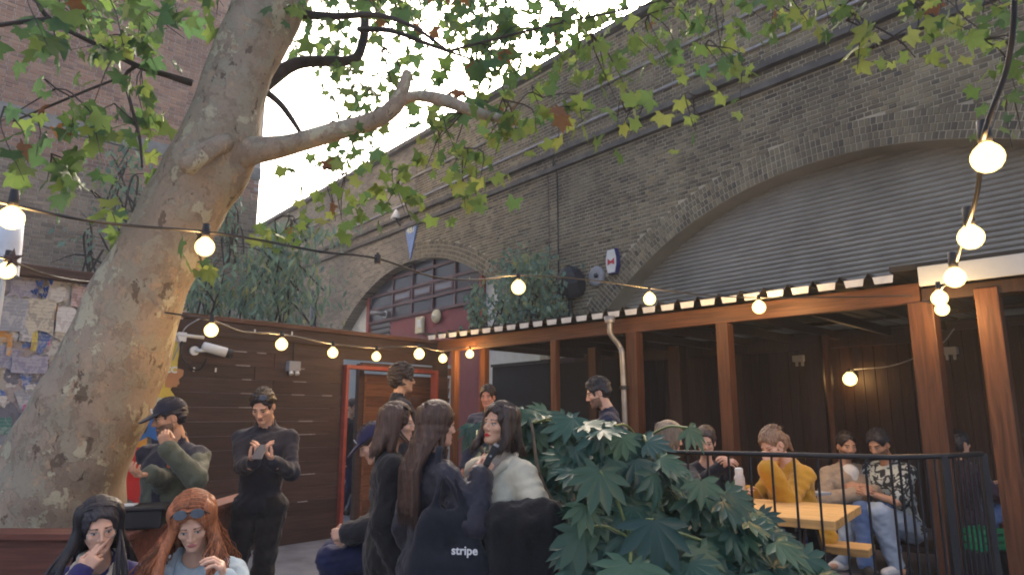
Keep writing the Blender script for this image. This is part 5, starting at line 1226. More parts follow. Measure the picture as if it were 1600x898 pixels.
    for sd in (1, -1):
        arm(f, sd, -.004); leg(f, sd, -.006); ft = A_[sd] + V3(0, .13, -.045); f.cone(A_[sd] + V3(0, -.03, -.04), ft, .033, .030, .03)
    f.cone(neck, hj + Rh @ V3(0, -.005, .02), .052 if not fem else .046, .047 if not fem else .042, .03)
    bm_ = NM(); v, q = f.mesh(); bm_.add(smooth_mesh(v, q, 1), q, 0)
    hv, hq, hm = head_mesh(fem, fine, beard, lip is not None); hscale = HS * (.97 if fem else 1.0)
    bm_.add((hv * hscale) @ Rh.T + hc, hq, hm)
    HDIR = {}
    for sd, pose, pal in ((1, rpose, rpalm), (-1, lpose, lpalm)):
        d = W[sd] - E_[sd]; d /= np.linalg.norm(d); pn = np.array(pal if pal is not None else (-sd, .3, 0), float)
        if isinstance(pal, tuple) and len(pal) == 6: d = np.array(pal[:3], float); d /= np.linalg.norm(d); pn = np.array(pal[3:], float)
        pn = pn - d * (pn @ d); pn /= np.linalg.norm(pn); z = -pn; x = np.cross(d, z); v, q = hand_mesh(pose, fine); v = v.copy()
        # thumb lies on the +x side of a right hand seen from its back
        if sd == 1: v[:, 0] *= -1; q = q[:, ::-1]
        Mh = np.stack([x, d, z], 1); bm_.add(v @ Mh.T * (1.0 if not fem else .93) + W[sd], q, 0); HDIR[sd] = (W[sd], d, pn)
    brow = HC[hair]; mats = skin_mats(tone, lip or {'fair': (.45, .19, .17), 'tan': (.33, .15, .12), 'olive': (.38, .17, .14), 'ruddy': (.42, .16, .13), 'brown': (.22, .1, .08)}[tone], brow)
    body = bm_.obj('person', mats); body.scale = (s, s, s); body.location = loc; body.rotation_euler = (0, 0, R(yaw)); tag(body, label, 'person', group)
    # clothes
    if bottom:
        f = Field(lo, hi, hs * .95)
        for sd in (1, -1): leg(f, sd, .011 + bottom[1], .03)
        f.cone(hip[1], hip[-1], (.102 if fem else .09) * g, (.102 if fem else .09) * g, .05, (fw_, 1.0), grow=.006); f.cone(pel, T_(0, 0, .08), .118 * g, .11 * g, .04, (Rt @ fw_, 1.2), grow=.008)
        f.ripple(.003, 26, seed + 5, (1, 1, 1.4)); f.ripple(.0025, 55, seed + 6)
        if seat is None: f.plane(T_(0, 0, .13), Rt @ up_)
        v, q = f.mesh(); NM().add(smooth_mesh(v, q, 1), q).obj('trousers', [bottom[0]], body)
        for sd in (1, -1):
            f = Field(A_[sd] - .16, A_[sd] + .24, .011); a = A_[sd]; dirf = V3(sd * .12, 1, 0); dirf /= np.linalg.norm(dirf)
            f.cone(a - dirf * .035 + V3(0, 0, -.035), a + dirf * .15 + V3(0, 0, -.048), .040, .036, .03, ((0, 0, 1), 1.0)); f.cone(a - V3(0, 0, .05), a + V3(0, 0, .02), .045, .045, .03); f.plane(a - V3(0, 0, .083), (0, 0, -1))
            v, q = f.mesh(); NM().add(v, q).obj('shoe', [clo('shoe_%.2f_%.2f' % shoes[:2], shoes, rough=.6)], body)
    if top:
        f = Field(lo, hi, hs * .82); e = .014 + loose * .75
        torso(f, e)
        for sd in (1, -1): arm(f, sd, e - .003, sleeve, loose)
        if hem < 0:    # coat: skirt hanging below the hips
            f.cone(T_(0, 0, .05), pel + V3(0, .0 if seat is None else .05, hem), .135 * g, .155 * g, .06, (fw_, 1.15), grow=e - .01)
        f.ripple(.0028 + fuzz, 22, seed, (1, 1, .8)); f.ripple(.0022, 48, seed + 9, (1, 1, 1.3)); f.ripple(.0012, 95, seed + 10)
        if collar: f.cone(T_(0, -.03, .50), T_(0, -.012, .53 + collar), .072, .068, .02)
        # neck hole
        f.cone(T_(0, -.012, .53), T_(0, .01, .74), .058 if collar else .060, .066 if collar else .075, .008, op='sub')
        if neck_open: f.cone(T_(0, .16, .40), T_(0, .06, .56), .012, .075, .01, op='sub')
        f.plane(pel + V3(0, 0, hem) if hem < .0 else T_(0, 0, -hem - .03), (0, 0, -1) if hem < 0 else -(Rt @ up_))
        v, q = f.mesh(); v = smooth_mesh(v, q, 1); mi = np.zeros(len(q), int); tm = [top]
        if extra and 'yoke' in extra:
            c = (v[q].mean(1) - pel) @ Rt; d_el = np.abs(c[:, 0]); mi[(c[:, 2] > .335) & (d_el < .25) & (c[:, 2] > .30 + .4 * np.maximum(0, d_el - .16))] = 1; mi[(np.abs(c[:, 0]) < .03) & (c[:, 1] > .03) & (c[:, 2] < .34)] = 1; cw = v[q].mean(1)
            for sd in (1, -1):
                for a, b, r_ in ((sh_[sd] + (E_[sd] - sh_[sd]) * .45, E_[sd], .085), (E_[sd], W[sd], .075)):
                    ba = b - a; t = np.clip(((cw - a) @ ba) / (ba @ ba), 0, 1); mi[np.linalg.norm(cw - a - t[:, None] * ba, axis=1) < r_] = 0
            tm.append(extra['yoke'])
        NM().add(v, q, mi).obj('top' if not extra else extra.get('topname', 'jacket'), tm, body)
    # hair
    if style != 'none':
        nm = NM(); hp = .0045 if fine else .007; Lr = hlen
        f = Field(hc - .20, hc + .20, hp); Q = Rh
        cc = lambda *p: hc + Rh @ (V3(*p) * HS)
        vol = {'short': .012, 'crop': .006, 'curly': .026, 'long': .008, 'bob': .010, 'tied': .007}[style] + puff
        f.ell(cc(0, -.016, .038), (.0755 + vol, .098 + vol, .088 + vol), .01, Rh)
        if style in ('curly',): f.ell(cc(0, -.07, .0), (.078, .06, .085), .02, Rh)
        if style in ('long', 'bob', 'tied'): f.ell(cc(0, -.045, -.01), (.078 + vol * .5, .075, .085), .02, Rh)
        if style in ('short', 'crop'): f.ell(cc(0, -.06, .0), (.070 + vol * .5, .055, .065), .02, Rh)
        # clear the face; the hair line runs over the forehead and in front of the ears
        f.ell(cc(0, .115, -.025), (.078 if style != 'long' else .066, .098, .098), .012, Rh, op='sub')
        if style in ('short', 'crop', 'curly', 'tied'):
            for sd in (1, -1): f.ell(cc(sd * .085, .0 if style != 'curly' else .02, -.03), (.03, .05, .048 if style != 'curly' else .03), .008, Rh, op='sub')
        f.ripple(.0025 if style != 'curly' else .006, 70 if style != 'curly' else 85, seed + 3)
        if style == 'tied':
            b0, b1 = cc(0, -.115, .03), cc(0, -.155, -.04); f.cone(b0, b1, .028, .022, .02); f.cone(b1, cc(0, -.15, -.15), .022, .010, .02)
        v, q = f.mesh(); 
        c = (v - hc) @ Rh; keep = c[q].mean(1)[:, 2] > (-.30)
        nm.add(v, q[keep])
        if style in ('long', 'bob'):
            n_s = 680 if fine else 90; guides = []; paths = []
            zsh = T_(0, 0, .46)[2]
            for i in range(n_s + 14):
                gd = i < 14
                az = R(az0 + (360 - 2 * az0) * (i / 13. if gd else rs.uniform(0, 1))); el0 = R(84 if gd else rs.uniform(74, 89)); rr = .91 if gd else rs.uniform(.995, 1.05)
                fr = abs(math.pi - az) > R(75); pts = []
                u_ = np.clip((min(az, 2 * math.pi - az) - R(az0)) / (math.pi - R(az0)), 0, 1) + (0 if gd else rs.uniform(-.12, .12))
                d0 = V3(part_x / .087, .55 - 1.15 * u_, .92 - .25 * abs(.5 - u_)); d0 /= np.linalg.norm(d0); d1 = V3(math.sin(az) * .98, math.cos(az) * .98, -.21)
                for t in np.linspace(0, 1, 8):
                    dd = d0 * (1 - t) + d1 * t; dd = dd + V3(np.sign(math.sin(az)) * .35 * math.sin(math.pi * t) * min(1, abs(math.sin(az)) * 2), 0, .25 * math.sin(math.pi * t)); dd /= np.linalg.norm(dd)
                    pts.append(cc((.0815 + vol) * rr * dd[0], -.016 + (.102 + vol) * rr * dd[1], .037 + (.092 + vol) * rr * dd[2]))
                p = pts[-1].copy(); L = Lr * (1 if gd else rs.uniform(.72, 1.08)); n_ = 12; ph = rs.uniform(0, 6.28); am = wave * (0 if gd else rs.uniform(.5, 1.5)); 
                goes_front = fr and rs.uniform() < front
                loc_ = (p - pel) @ Rt; tx, ty = loc_[0], loc_[1]
                if goes_front: txg, tyg = np.sign(loc_[0]) * rs.uniform(.07, .12) * spread, .135 + (.03 if fem else 0) + rs.uniform(-.01, .02)
                else: txg, tyg = loc_[0] * rs.uniform(.85, 1.12) * spread, min(loc_[1], -.115 - .02 * rs.uniform(0, 1)) if (abs(math.pi - az) < R(100)) else loc_[1] - .05
                if not gd: txg *= 1.1; tyg += .014 if goes_front else -.014
                for t in np.linspace(1 / n_, 1, n_):
                    zz_ = p[2] - L * t; b_ = np.clip((p[2] - zz_) / max(.05, p[2] - zsh), 0, 1); b_ = b_ * b_ * (3 - 2 * b_)
                    lx = tx + (txg - tx) * b_ + am * math.sin(9 * t * L / .3 + ph) * min(1, t * 2); ly = ty + (tyg - ty) * b_ + am * math.cos(7 * t * L / .3 + ph) * min(1, t * 2)
                    w_ = pel + Rt @ V3(lx, ly, 0); lean_fix = (zz_ - pel[2]) ; w_ = V3(*(pel + Rt @ V3(lx, ly, 0))[:2], zz_) + np.append((Rt @ up_)[:2] * lean_fix / max(.3, (Rt @ up_)[2]), 0)
                    pts.append(w_)
                (guides if gd else paths).append(pts)
            f = Field(hc - V3(.28, .30, Lr + .16), hc + V3(.28, .28, .16), hp * 1.5)
            for P in guides:
                for a, b in zip(P[3:-2], P[4:-1]): f.cone(a, b, .013, .013, .022)
            f.ell(cc(0, .12, -.05), (.062, .085, .12), .015, Rh, op='sub'); f.ripple(.003, 60, seed + 4, (1, 1, .15))
            v, q = f.mesh(); nm.add(v, q); strands(nm, paths, .0032, .0008, rs)
        else:
            paths = []
            for i in range(180 if fine else 60):   # short locks breaking the outline
                az = rs.uniform(0, 6.28); el = R(rs.uniform(5, 85)); d = V3(math.sin(az) * math.cos(el), math.cos(az) * math.cos(el), math.sin(el)); 
                if d[1] > .55 and d[2] < .62: continue
                if abs(d[0]) > .5 and d[2] < .35: continue
                p = V3(0, -.016, .038) + d * V3(.0755 + vol, .098 + vol, .088 + vol); tn = np.cross(d, V3(rs.normal(), rs.normal() * .4, rs.normal())); tn /= np.linalg.norm(tn); ln = {'curly': .035, 'short': .03, 'crop': .014, 'tied': .03}[style]
                if style == 'tied': tn = V3(0, -1, -.2)
                paths.append([hc + Rh @ (p - d * .004), hc + Rh @ (p + tn * ln * .5 + d * .004), hc + Rh @ (p + tn * ln + d * (.001 if style != 'curly' else -.004))])
            strands(nm, paths, .005 if style != 'crop' else .003, .001, rs)
        nm.obj('hair', [HM[hair]], body)
    info = dict(body=body, hc=hc, Rh=Rh, T=T_, Rt=Rt, W=W, E=E_, S=sh_, K=K, A=A_, H=HDIR, s=s, pel=pel)
    return info
def toworld(I, p): 
    return I['body'].matrix_basis @ Vector(p)
def part_from(name, mb, m, I, smooth=True): return mb.build(name, m, I['body'], smooth)
def shades(I, up=.075, fwd=.055, wide=.068, tilt=-35):
    """sunglasses pushed up on the head"""
    Q = I['Rh'] @ rotm(0, tilt); o = I['hc'] + I['Rh'] @ V3(0, fwd, up); mb = MB()
    fr = bpy.data.objects.new('sunglasses', None); C.objects.link(fr); fr.parent = I['body']
    for sd in (-1, 1):
        v = [o + Q @ V3(sd * .034 + .029 * math.cos(a), .012 - .22 * (sd * .034 + .029 * math.cos(a)) ** 2 * 8, .021 * math.sin(a)) for a in np.linspace(0, 6.28, 15)[:-1]] ; b = [p + Q @ V3(0, -.006, 0) for p in v]
        n_ = 14; mb = MB(); mb.add([tuple(p) for p in v] + [tuple(p) for p in b], [tuple(range(n_))[::-1], tuple(range(n_, 2 * n_))] + [(i, (i + 1) % n_, n_ + (i + 1) % n_, n_ + i) for i in range(n_)]); mb.build('lens', M_lens, fr)
        MB().tube([Vector(o + Q @ V3(sd * .062, .004, .006)), Vector(o + Q @ V3(sd * .078, -.03, .0)), Vector(o + Q @ V3(sd * .080, -.09, -.01))], .0035, 5).build('temple', M_black, fr)
    MB().tube([Vector(o + Q @ V3(-.012, .013, .006)), Vector(o + Q @ V3(.012, .013, .006))], .003, 5).build('bridge', M_black, fr)
def baseball_cap(I, m, logo=True, pitch=8):
    Q = I['Rh'] @ rotm(0, pitch); o = I['hc'] + I['Rh'] @ V3(0, -.014, .03); f = Field(o - .22, o + .26, .0055)
    f.ell(o, (.090, .110, .100), .01, Q); f.plane(o + Q @ V3(0, 0, .012), -(Q @ V3(0, 0, 1)))
    v, q = f.mesh(); NM().add(smooth_mesh(v, q, 1), q).obj('cap', [m], I['body'])
    f = Field(o - .22, o + .26, .005); f.ell(o + Q @ V3(0, .115, .016), (.078, .085, .012), .004, Q @ rotm(0, 10)); f.ell(o + Q @ V3(0, .01, .02), (.086, .10, .05), .004, Q, op='sub')
    v, q = f.mesh(); NM().add(smooth_mesh(v, q, 1), q).obj('cap_brim', [m], I['body'])
    if logo:
        for s_ in (-1, 1):
            pts = [Vector(o + Q @ (V3(s_ * (.004 + .010 * abs(math.sin(t))) , 0, .050 + .016 * math.cos(t)) + V3(0, .104 - .10 * abs(.0 + .012 * math.cos(t)), 0))) for t in np.linspace(.25, 2.9, 7)]
            MB().tube(pts, .003, 5).build('cap_logo', M_whitep, I['body'])
M_lens = mat('dark_lens', (.01, .01, .014), .08, .1, 5, spec=.9)
M_dkgrey = mat('graphite', (.09, .09, .10), .35, .1, 6)
# ------------------------------------------------------------------ the people in the yard
LP = lambda a, b, c: (a, b, c)
# 1 black haired woman with hand at her cheek
I1 = person('person in navy jacket with long black hair, fingers at the cheek, seated', 196, H=1.64, fem=True, seat=.45, lean=8, head=(20, 6, 4), headat=(156,822,3.05), RH=('px',126,897,2.96), rhint=(.5,.3,-1), rpose='point', rpalm=(-.55,-.05,.8,-.2,-.9,.1),
    LH=(-.12,.30,.62), tone='fair', hair='black', style='long', hlen=.42, az0=80, front=.45, spread=1.35, top=clo('navy_twill', (.028,.026,.115)), bottom=(clo('black_denim', (.015,.015,.02)), .0), loose=.012, collar=.02, seed=21, part_x=.012, neck_open=True)
f = Field(I1['pel'] + V3(-.25,-.25,.35), I1['pel'] + V3(.25,.3,.75), .008); T1 = I1['T']
for sd in (-1, 1):
    f.cone(T1(sd*.075,-.06,.545), T1(sd*.085,.055,.50), .022, .024, .02); f.cone(T1(sd*.085,.055,.50), T1(sd*.06,.135,.415), .026, .020, .02)
f.cone(T1(-.07,-.07,.55), T1(.07,-.07,.55), .022, .022, .02); f.ripple(.003, 90, 4)
v, q_ = f.mesh(); NM().add(v, q_).obj('fleece_collar', [clo('cream_fleece', (.58,.52,.40), bump=.5, bs=90)], I1['body'])
w1, d1_, _ = I1['H'][1]; MB().lathe([(.031,-.005),(.034,0),(.031,.005)], w1 - d1_*.012, 16, d1_).build('wristband', M_whitep, I1['body'], True)
MB().tube([Vector(T1(.075,.115,.50)), Vector(T1(.085,.135,.40)), Vector(T1(.09,.14,.25))], .016, 6).build('bag_strap', M_whitep, I1['body'], True)
for sd in (-1, 1):
    c_ = I1['hc'] + I1['Rh'] @ V3(sd*.032,.098,.0); MB().tube([Vector(c_ + I1['Rh'] @ V3(.024*math.cos(a), -.30*(.024*math.cos(a))**2*6, .019*math.sin(a))) for a in np.linspace(0,6.28,15)], .0013, 5).build('spectacle_rim', M_steel, I1['body'])
# 2 red haired woman
I2 = person('person in pale denim jacket with long auburn hair and sunglasses on top, looking down', 188, H=1.66, fem=True, seat=.45, lean=10, head=(10, 16, 4), headat=(302,816,3.05), LH=('px',352,912,2.78), lhint=(-.6,-.4,-.8), lpose='cup', lpalm=(.2,.3,1,.9,.2,0), RH=(.05,.36,.64), rpose='cup',
    tone='fair', hair='red', style='long', hlen=.36, wave=.02, front=.7, spread=1.45, puff=.008, top=clo('pale_denim', (.40,.50,.55), bump=.4), bottom=(clo('black_denim', (.015,.015,.02)), .0), loose=.014, neck_open=True, seed=33, lip=(.48,.16,.15))
shades(I2, .092, .078, tilt=-42)
T2 = I2['T']
f = Field(I2['pel'] + V3(-.25,-.25,.25), I2['pel'] + V3(.25,.35,.75), .007)
for sd in (-1, 1): f.cone(T2(sd*.075,-.04,.545), T2(sd*.09,.08,.49), .014, .020, .015); f.cone(T2(sd*.09,.08,.49), T2(sd*.075,.150,.38), .022, .012, .015, ((0,1,0),1.6))
v, q_ = f.mesh(); NM().add(v, q_).obj('denim_collar', [CLO['pale_denim']], I2['body'])
f = Field(I2['pel'] + V3(-.2,-.2,.05), I2['pel'] + V3(.2,.35,.65), .010); f.cone(T2(0,.045,.20), T2(0,.035,.41), .075, .060, .03); v, q_ = f.mesh(); NM().add(v, q_).obj('dark_vest', [clo('black_jersey', (.02,.02,.03))], I2['body'])
# 3 man in cap
I3 = person('person in navy cap and olive fleece, hand at the chin, beside the plane trunk', 172, head=(-42, 14, 0), headat=(264,652,4.5), LH=('px',262,702,4.2), lhint=(-.8,-.2,-1), lpose='grip', lpalm=(.25,.25,.9,.3,-.9,0), RH=('px',236,740,4.2), rhint=(.15,-1,-.4), rpose='cup', rpalm=(.25,.9,.0,0,0,1), girth=1.0,
    tone='tan', hair='black', style='crop', beard=1, top=clo('olive_fleece', (.085,.095,.068), bump=.4, bs=90), bottom=(clo('black_cotton', (.012,.012,.016)), .012), loose=.016, collar=.05, extra={'yoke': clo('navy_shell', (.018,.018,.030)), 'topname': 'fleece_jacket'}, seed=41)
baseball_cap(I3, clo('navy_cap', (.016,.018,.034)))
w3, d3, _ = I3['H'][-1]; MB().lathe([(.033,-.012),(.037,-.008),(.037,.008),(.033,.012)], w3 - d3*.03, 16, d3).build('watch', M_whitep, I3['body'], True)
e3, s3 = I3['E'][-1], I3['S'][-1]; pc = s3 + (e3 - s3) * .62; nrm = np.array((Matrix.Rotation(R(-172),3,'Z') @ Vector((.35,-1,.1))).normalized()); pc = pc + nrm * .072
MB().lathe([(0,.004),(.034,.004),(.036,0)], pc, 18, nrm).build('sleeve_patch', M_whitep, I3['body']); MB().lathe([(0,.006),(.025,.006)], pc, 18, nrm).build('patch_centre', M_navyp, I3['body']); MB().box(Vector(pc) + Vector(nrm)*.009, (.022,.022,.004), wallM(Vector((1,0,0)), Vector((0,0,1)))).build('patch_mark', M_redpaint, I3['body'])
cp = I3['T'](-.085, .157, .40); MB().lathe([(0,.004),(.014,.003),(.016,0)], cp, 12, (0,1,0)).build('chest_badge', mat('orange_badge', (.6,.12,.02), .5), I3['body'])
# 4 man with phone
I4 = person('person in dark half zip sweater looking down at a phone before the fence', 180, head=(0, 33, 0), headat=(411,634,5.25), RH=('px',396,722,4.94), LH=('px',427,722,4.94), rhint=(.42,-.35,-1), lhint=(-.42,-.35,-1), rpose='cup', lpose='cup', rpalm=(-.45,.35,.75,0,.15,.9), lpalm=(.45,.35,.75,0,.15,.9), girth=.92,
    tone='fair', hair='black', style='crop', top=clo('ink_knit', (.022,.023,.036)), bottom=(clo('black_cotton', (.012,.012,.016)), .010), loose=.008, collar=.04, seed=52, hem=.10)
shades(I4, .098, .050, tilt=-48)
p = (toworld(I4, I4['W'][1]) + toworld(I4, I4['W'][-1])) / 2 + Vector((0, -.085, .075)); o = empty('mobile_phone', p, 'grey mobile phone in the hands of the man by the fence', 'phone')
Mp = Matrix.Rotation(R(-50), 3, 'X'); box_obj('phone_body', (0,0,0), (.072,.009,.145), M_dkgrey, o, M=Mp, bev=.003); box_obj('phone_screen', Mp @ Vector((0,.0055,0)), (.066,.002,.14), M_black, o, M=Mp)
# 5 seated man in cap behind the group
I5 = person('person in navy cap seated on the stool with hands clasped', 100, H=1.76, seat=.7, lean=14, head=(0, 16, 0), headat=(584,692,4.5), LH=('px',545,832,4.25), RH=('px',551,836,4.35), lhint=(-.8,-.6,-.5), rhint=(.8,-.6,-.5), lpose='grip', rpose='grip', lpalm=(.2,.9,-.1,.9,0,-.2), rpalm=(-.2,.9,-.1,-.9,0,-.2),
    legs=[((.14,.32,.34),(0,1,.8)),((-.14,.34,.34),(0,1,.8))], tone='fair', hair='dark', style='crop', top=clo('charcoal_jacket', (.016,.017,.024)), bottom=(clo('indigo_denim', (.016,.022,.075)), .014), loose=.02, collar=.03, seed=61)
baseball_cap(I5, clo('indigo_cap', (.028,.026,.075)))
# 6 woman in black coat
I6 = person('person in long black coat with sunglasses on brown hair, seen in profile', 280, fem=True, head=(-6, 2, 0), headat=(622,662,3.95), tone='fair', hair='chestnut', style='long', hlen=.20, front=.1, az0=78, top=clo('black_wool', (.012,.012,.014), bump=.5, bs=70), bottom=(clo('black_cotton', (.012,.012,.016)), .01), loose=.032, hem=-.55, collar=.03, seed=71, lip=(.42,.17,.15), neck_open=True)
shades(I6, .095, .040, tilt=-55)
# 7 woman with very long hair, tote on her shoulder
I7 = person('person in black leather jacket with very long brown hair, seen from behind', 306, fem=True, head=(-4, 4, 0), headat=(684,664,3.55), RH=('px',752,745,3.42), rhint=(.25,-.55,-1), rpose='grip', rpalm=(.05,.5,.8,-.9,.2,0), tone='fair', hair='chestnut', style='long', hlen=.50, az0=75, top=clo('black_leather', (.022,.022,.034), rough=.45, bump=.5, bs=40), bottom=(clo('black_cotton', (.012,.012,.016)), .006), loose=.024, hem=.07, collar=.02, seed=81)
w7 = toworld(I7, I7['W'][1]); p = w7 + Vector((.045, .0, .10))
o = empty('voice_recorder', p, 'small black handheld recorder held towards the woman in cream', 'recorder'); Mp = Matrix.Rotation(R(28), 3, 'Y')
box_obj('recorder_body', (0,0,0), (.034,.018,.105), M_black, o, M=Mp, bev=.005); box_obj('recorder_head', Mp @ Vector((0,0,.056)), (.028,.016,.016), M_steel, o, M=Mp, bev=.004); box_obj('record_button', Mp @ Vector((0,-.010,.0)), (.010,.003,.010), M_grey, o, M=Mp)
# tote bag
bc = at(700, 840, 3.28); TB = empty('tote_bag', bc, 'black canvas tote bag reading stripe on the shoulder of the long haired woman', 'bag', rz=R(4))
f = Field((-.26,-.12,-.32), (.26,.14,.34), .010)
f.cone((-.10,0,-.13), (.10,0,-.13), .085, .085, .06, ((0,1,0),1.5)); f.cone((-.06,.0,.05), (.05,.0,.06), .07, .07, .06, ((0,1,0),1.9)); f.cone((-.13,0,-.16), (-.085,0,.09), .05, .03, .06, ((0,1,0),1.2)); f.cone((.13,0,-.16), (.085,0,.09), .05, .03, .06, ((0,1,0),1.2)); f.cone((-.085,0,.09), (-.03,-.02,.26), .028, .018, .03, ((0,1,0),1.6)); f.cone((.085,0,.09), (.03,-.02,.26), .028, .018, .03, ((0,1,0),1.6))
f.ripple(.005, 14, 5, (1,1,.5)); f.ripple(.002, 45, 6)
v, q_ = f.mesh(); M_canvas = clo('black_canvas', (.013,.015,.024), bump=.4, bs=220); NM().add(smooth_mesh(v, q_, 1), q_).obj('bag_body', [M_canvas], TB)
shp = toworld(I7, I7['T'](.10,-.02,.54)) - bc; RZ4 = Matrix.Rotation(R(-4), 3, 'Z'); shp = RZ4 @ shp
for dx, dy in ((-.014,-.05),(.014,-.045)):
    top_ = shp + Vector((dx*.4, -.01, .035)); pts = [Vector((dx*6,-.03,.08)), Vector((dx*3,-.05,.15)).lerp(top_, .35), top_ + Vector((0,-.06,-.09)), top_ + Vector((0,-.01,.012)), top_ + Vector((.02,.07,-.06))]
    mb = MB().tube([Vector(t) for t in spline(pts, 6)], .013, 6); mb.build('bag_strap', M_canvas, TB, True)
t = link('lettering', text_mesh('stripe', .052, .0012), TB, mat('white_print', (.75,.75,.75), .6, .05, 9)); bpy.context.view_layer.update()
_dg = bpy.context.evaluated_depsgraph_get()
TB.rotation_euler.z = R(4); px_, py_ = 726, 860
o_ = [c for c in TB.children if c.name.startswith('bag_body')][0]; dv = (Matrix.Rotation(R(-4),3,'Z') @ ray(px_, py_)).normalized(); org = Matrix.Rotation(R(-4),3,'Z') @ (CAM - bc)
hit, hp, hn, _ = o_.ray_cast(org, dv)
if hit: t.location = hp + hn * .003 - dv * .022; t.rotation_euler = (-hn).to_track_quat('-Z', 'Y').to_euler() if False else (R(90), 0, math.atan2(hn.x, -hn.y))
# 8 woman in cream jacket
I8 = person('person in cream jacket with dark hair and red lips, facing the recorder', 140, fem=True, head=(-4, -7, -4), headat=(780,664,3.6), LH=('px',772,816,3.34), lhint=(-1,-.4,-.6), lpose='relaxed', lpalm=(.9,.4,-.1,0,-.2,-1), RH=(.12,.20,.95), tone='olive', hair='dark', style='long', hlen=.16, front=.55, top=clo('cream_wool', (.62,.57,.43), bump=.15, bs=200), bottom=(clo('black_cotton', (.012,.012,.016)), .01),
    loose=.03, hem=.10, collar=.0, seed=95, lip=(.50,.03,.035), neck_open=True, part_x=-.01)
T8 = I8['T']; f = Field(I8['pel'] + V3(-.2,-.2,.38), I8['pel'] + V3(.2,.2,.72), .006); f.cone(T8(0,-.02,.48), T8(0,-.004,.60), .066, .056, .02); f.cone(T8(0,.06,.42), T8(0,-.01,.5), .06, .06, .03); f.cone(T8(0,-.004,.59), T8(0,.0,.70), .050, .050, .004, op='sub'); v, q_ = f.mesh(); NM().add(v, q_).obj('roll_neck', [clo('grey_rib_knit', (.36,.34,.31), bump=.5, bs=60)], I8['body'])
f = Field(I8['pel'] + V3(-.25,-.25,.3), I8['pel'] + V3(.25,.3,.75), .007)
for sd in (-1, 1): f.cone(T8(sd*.07,-.06,.55), T8(sd*.095,.06,.505), .016, .020, .015); f.cone(T8(sd*.095,.06,.505), T8(sd*.05,.135,.44), .022, .012, .015)
v, q_ = f.mesh(); NM().add(v, q_).obj('jacket_collar', [CLO['cream_wool']], I8['body'])
MB().tube([Vector(T8(.115,-.02,.545)), Vector(T8(.11,.10,.47)), Vector(T8(.095,.155,.36)), Vector(T8(.085,.16,.2))], .013, 6).build('red_strap', M_redpaint, I8['body'], True)
# black coat over her arm
ce = toworld(I8, (I8['E'][-1] + I8['W'][-1]) / 2); co = empty('draped_coat', ce, 'black coat draped over the forearm of the woman in cream', 'coat')
a_ = np.array(toworld(I8, I8['E'][-1]) - ce); b_ = np.array(toworld(I8, I8['W'][-1]) - ce); f = Field((-.42,-.40,-.75), (.42,.36,.22), .012); dn = V3(0,0,-1)
f.cone(a_*1.0, b_*.95, .108, .09, .04); rs_ = np.random.RandomState(3)
for k_ in range(14):
    tt = (k_ % 7)/6.; p0_ = a_*(1-tt)*1.0 + b_*tt*.95; off_ = V3(rs_.normal()*.02, rs_.normal()*.02 + (-.07 if k_ < 7 else .05), 0); f.cone(p0_ + off_*.3 + dn*.05*abs(tt-.5), p0_*.8 + off_ + dn*(.30 + .32*rs_.uniform()), .055, .030, .03)
f.ripple(.006, 24, 8, (1,1,.12)); f.ripple(.003, 60, 9, (1,1,.3))
v, q_ = f.mesh(); NM().add(v, q_).obj('coat_cloth', [CLO['black_wool']], co)
# 9-11 people standing on the deck
I9 = person('person with thick curly dark hair turned away in front of the doorway', 292, head=(0, 2, 0), headat=(630,592,6.2), ground=DECK, tone='olive', hair='dark', style='curly', top=clo('black_jersey', (.02,.02,.03)), bottom=(CLO['black_cotton'], .0), loose=.012, collar=.03, seed=101)
I10 = person('person with short dark hair and flushed face by the pergola corner', 160, head=(6, 6, 0), headat=(762,620,6.9), ground=DECK, tone='ruddy', hair='dark', style='short', top=clo('slate_jacket', (.035,.042,.075)), bottom=(CLO['black_cotton'], .0), loose=.014, collar=.04, seed=111, girth=1.05)
I11 = person('person in navy sweater with dark beard looking away under the pergola', 82, head=(4, 10, 0), lean=8, headat=(934,614,5.3), ground=DECK, tone='fair', hair='black', style='short', beard=1, top=clo('navy_sweater', (.012,.017,.045)), bottom=(CLO['black_cotton'], .0), loose=.02, collar=.02, seed=121, girth=1.0)
# 12-14 at the table
I12 = person('person with ash blond bob seated at the pine table behind the leaves', 282, H=1.66, fem=True, seat=.45, lean=6, head=(0, 6, 0), headat=(1047,684,5.2), ground=DECK, tone='fair', hair='ash', style='bob', hlen=.10, top=clo('green_knit', (.05,.075,.06)), bottom=(CLO['indigo_denim'], .0), loose=.015, seed=131, LH=(-.1,.35,.78), RH=(.12,.35,.78))
I13 = person('person in black top with dark tied hair facing out from the table', 176, H=1.68, fem=True, seat=.45, lean=8, head=(-14, 6, 0), headat=(1103,690,5.55), ground=DECK, LH=('px',1140,728,5.2), RH=('px',1126,730,5.2), lhint=(-.6,-.4,-1), rhint=(.7,-.2,-1), lpose='cup', rpose='cup', tone='fair', hair='dark', style='tied', top=CLO['black_jersey'], bottom=(CLO['indigo_denim'], .0), loose=.008, neck_open=True, seed=141, lip=(.5,.12,.1))
I14 = person('person in mustard yellow sweater leaning cheek on hand at the table', 104, H=1.66, fem=True, seat=.45, lean=20, head=(12, 12, 0), headat=(1207,694,4.95), ground=DECK, LH=('px',1200,733,4.68), lhint=(-.4,.5,-1), lpose='cup', lpalm=(.05,.0,1,.9,0,0), RH=(.10,.42,.80), tone='fair', hair='lightbrown', style='tied', top=clo('mustard_knit', (.52,.27,.025), bump=.4, bs=90), bottom=(CLO['indigo_denim'], .0), loose=.026, seed=151)
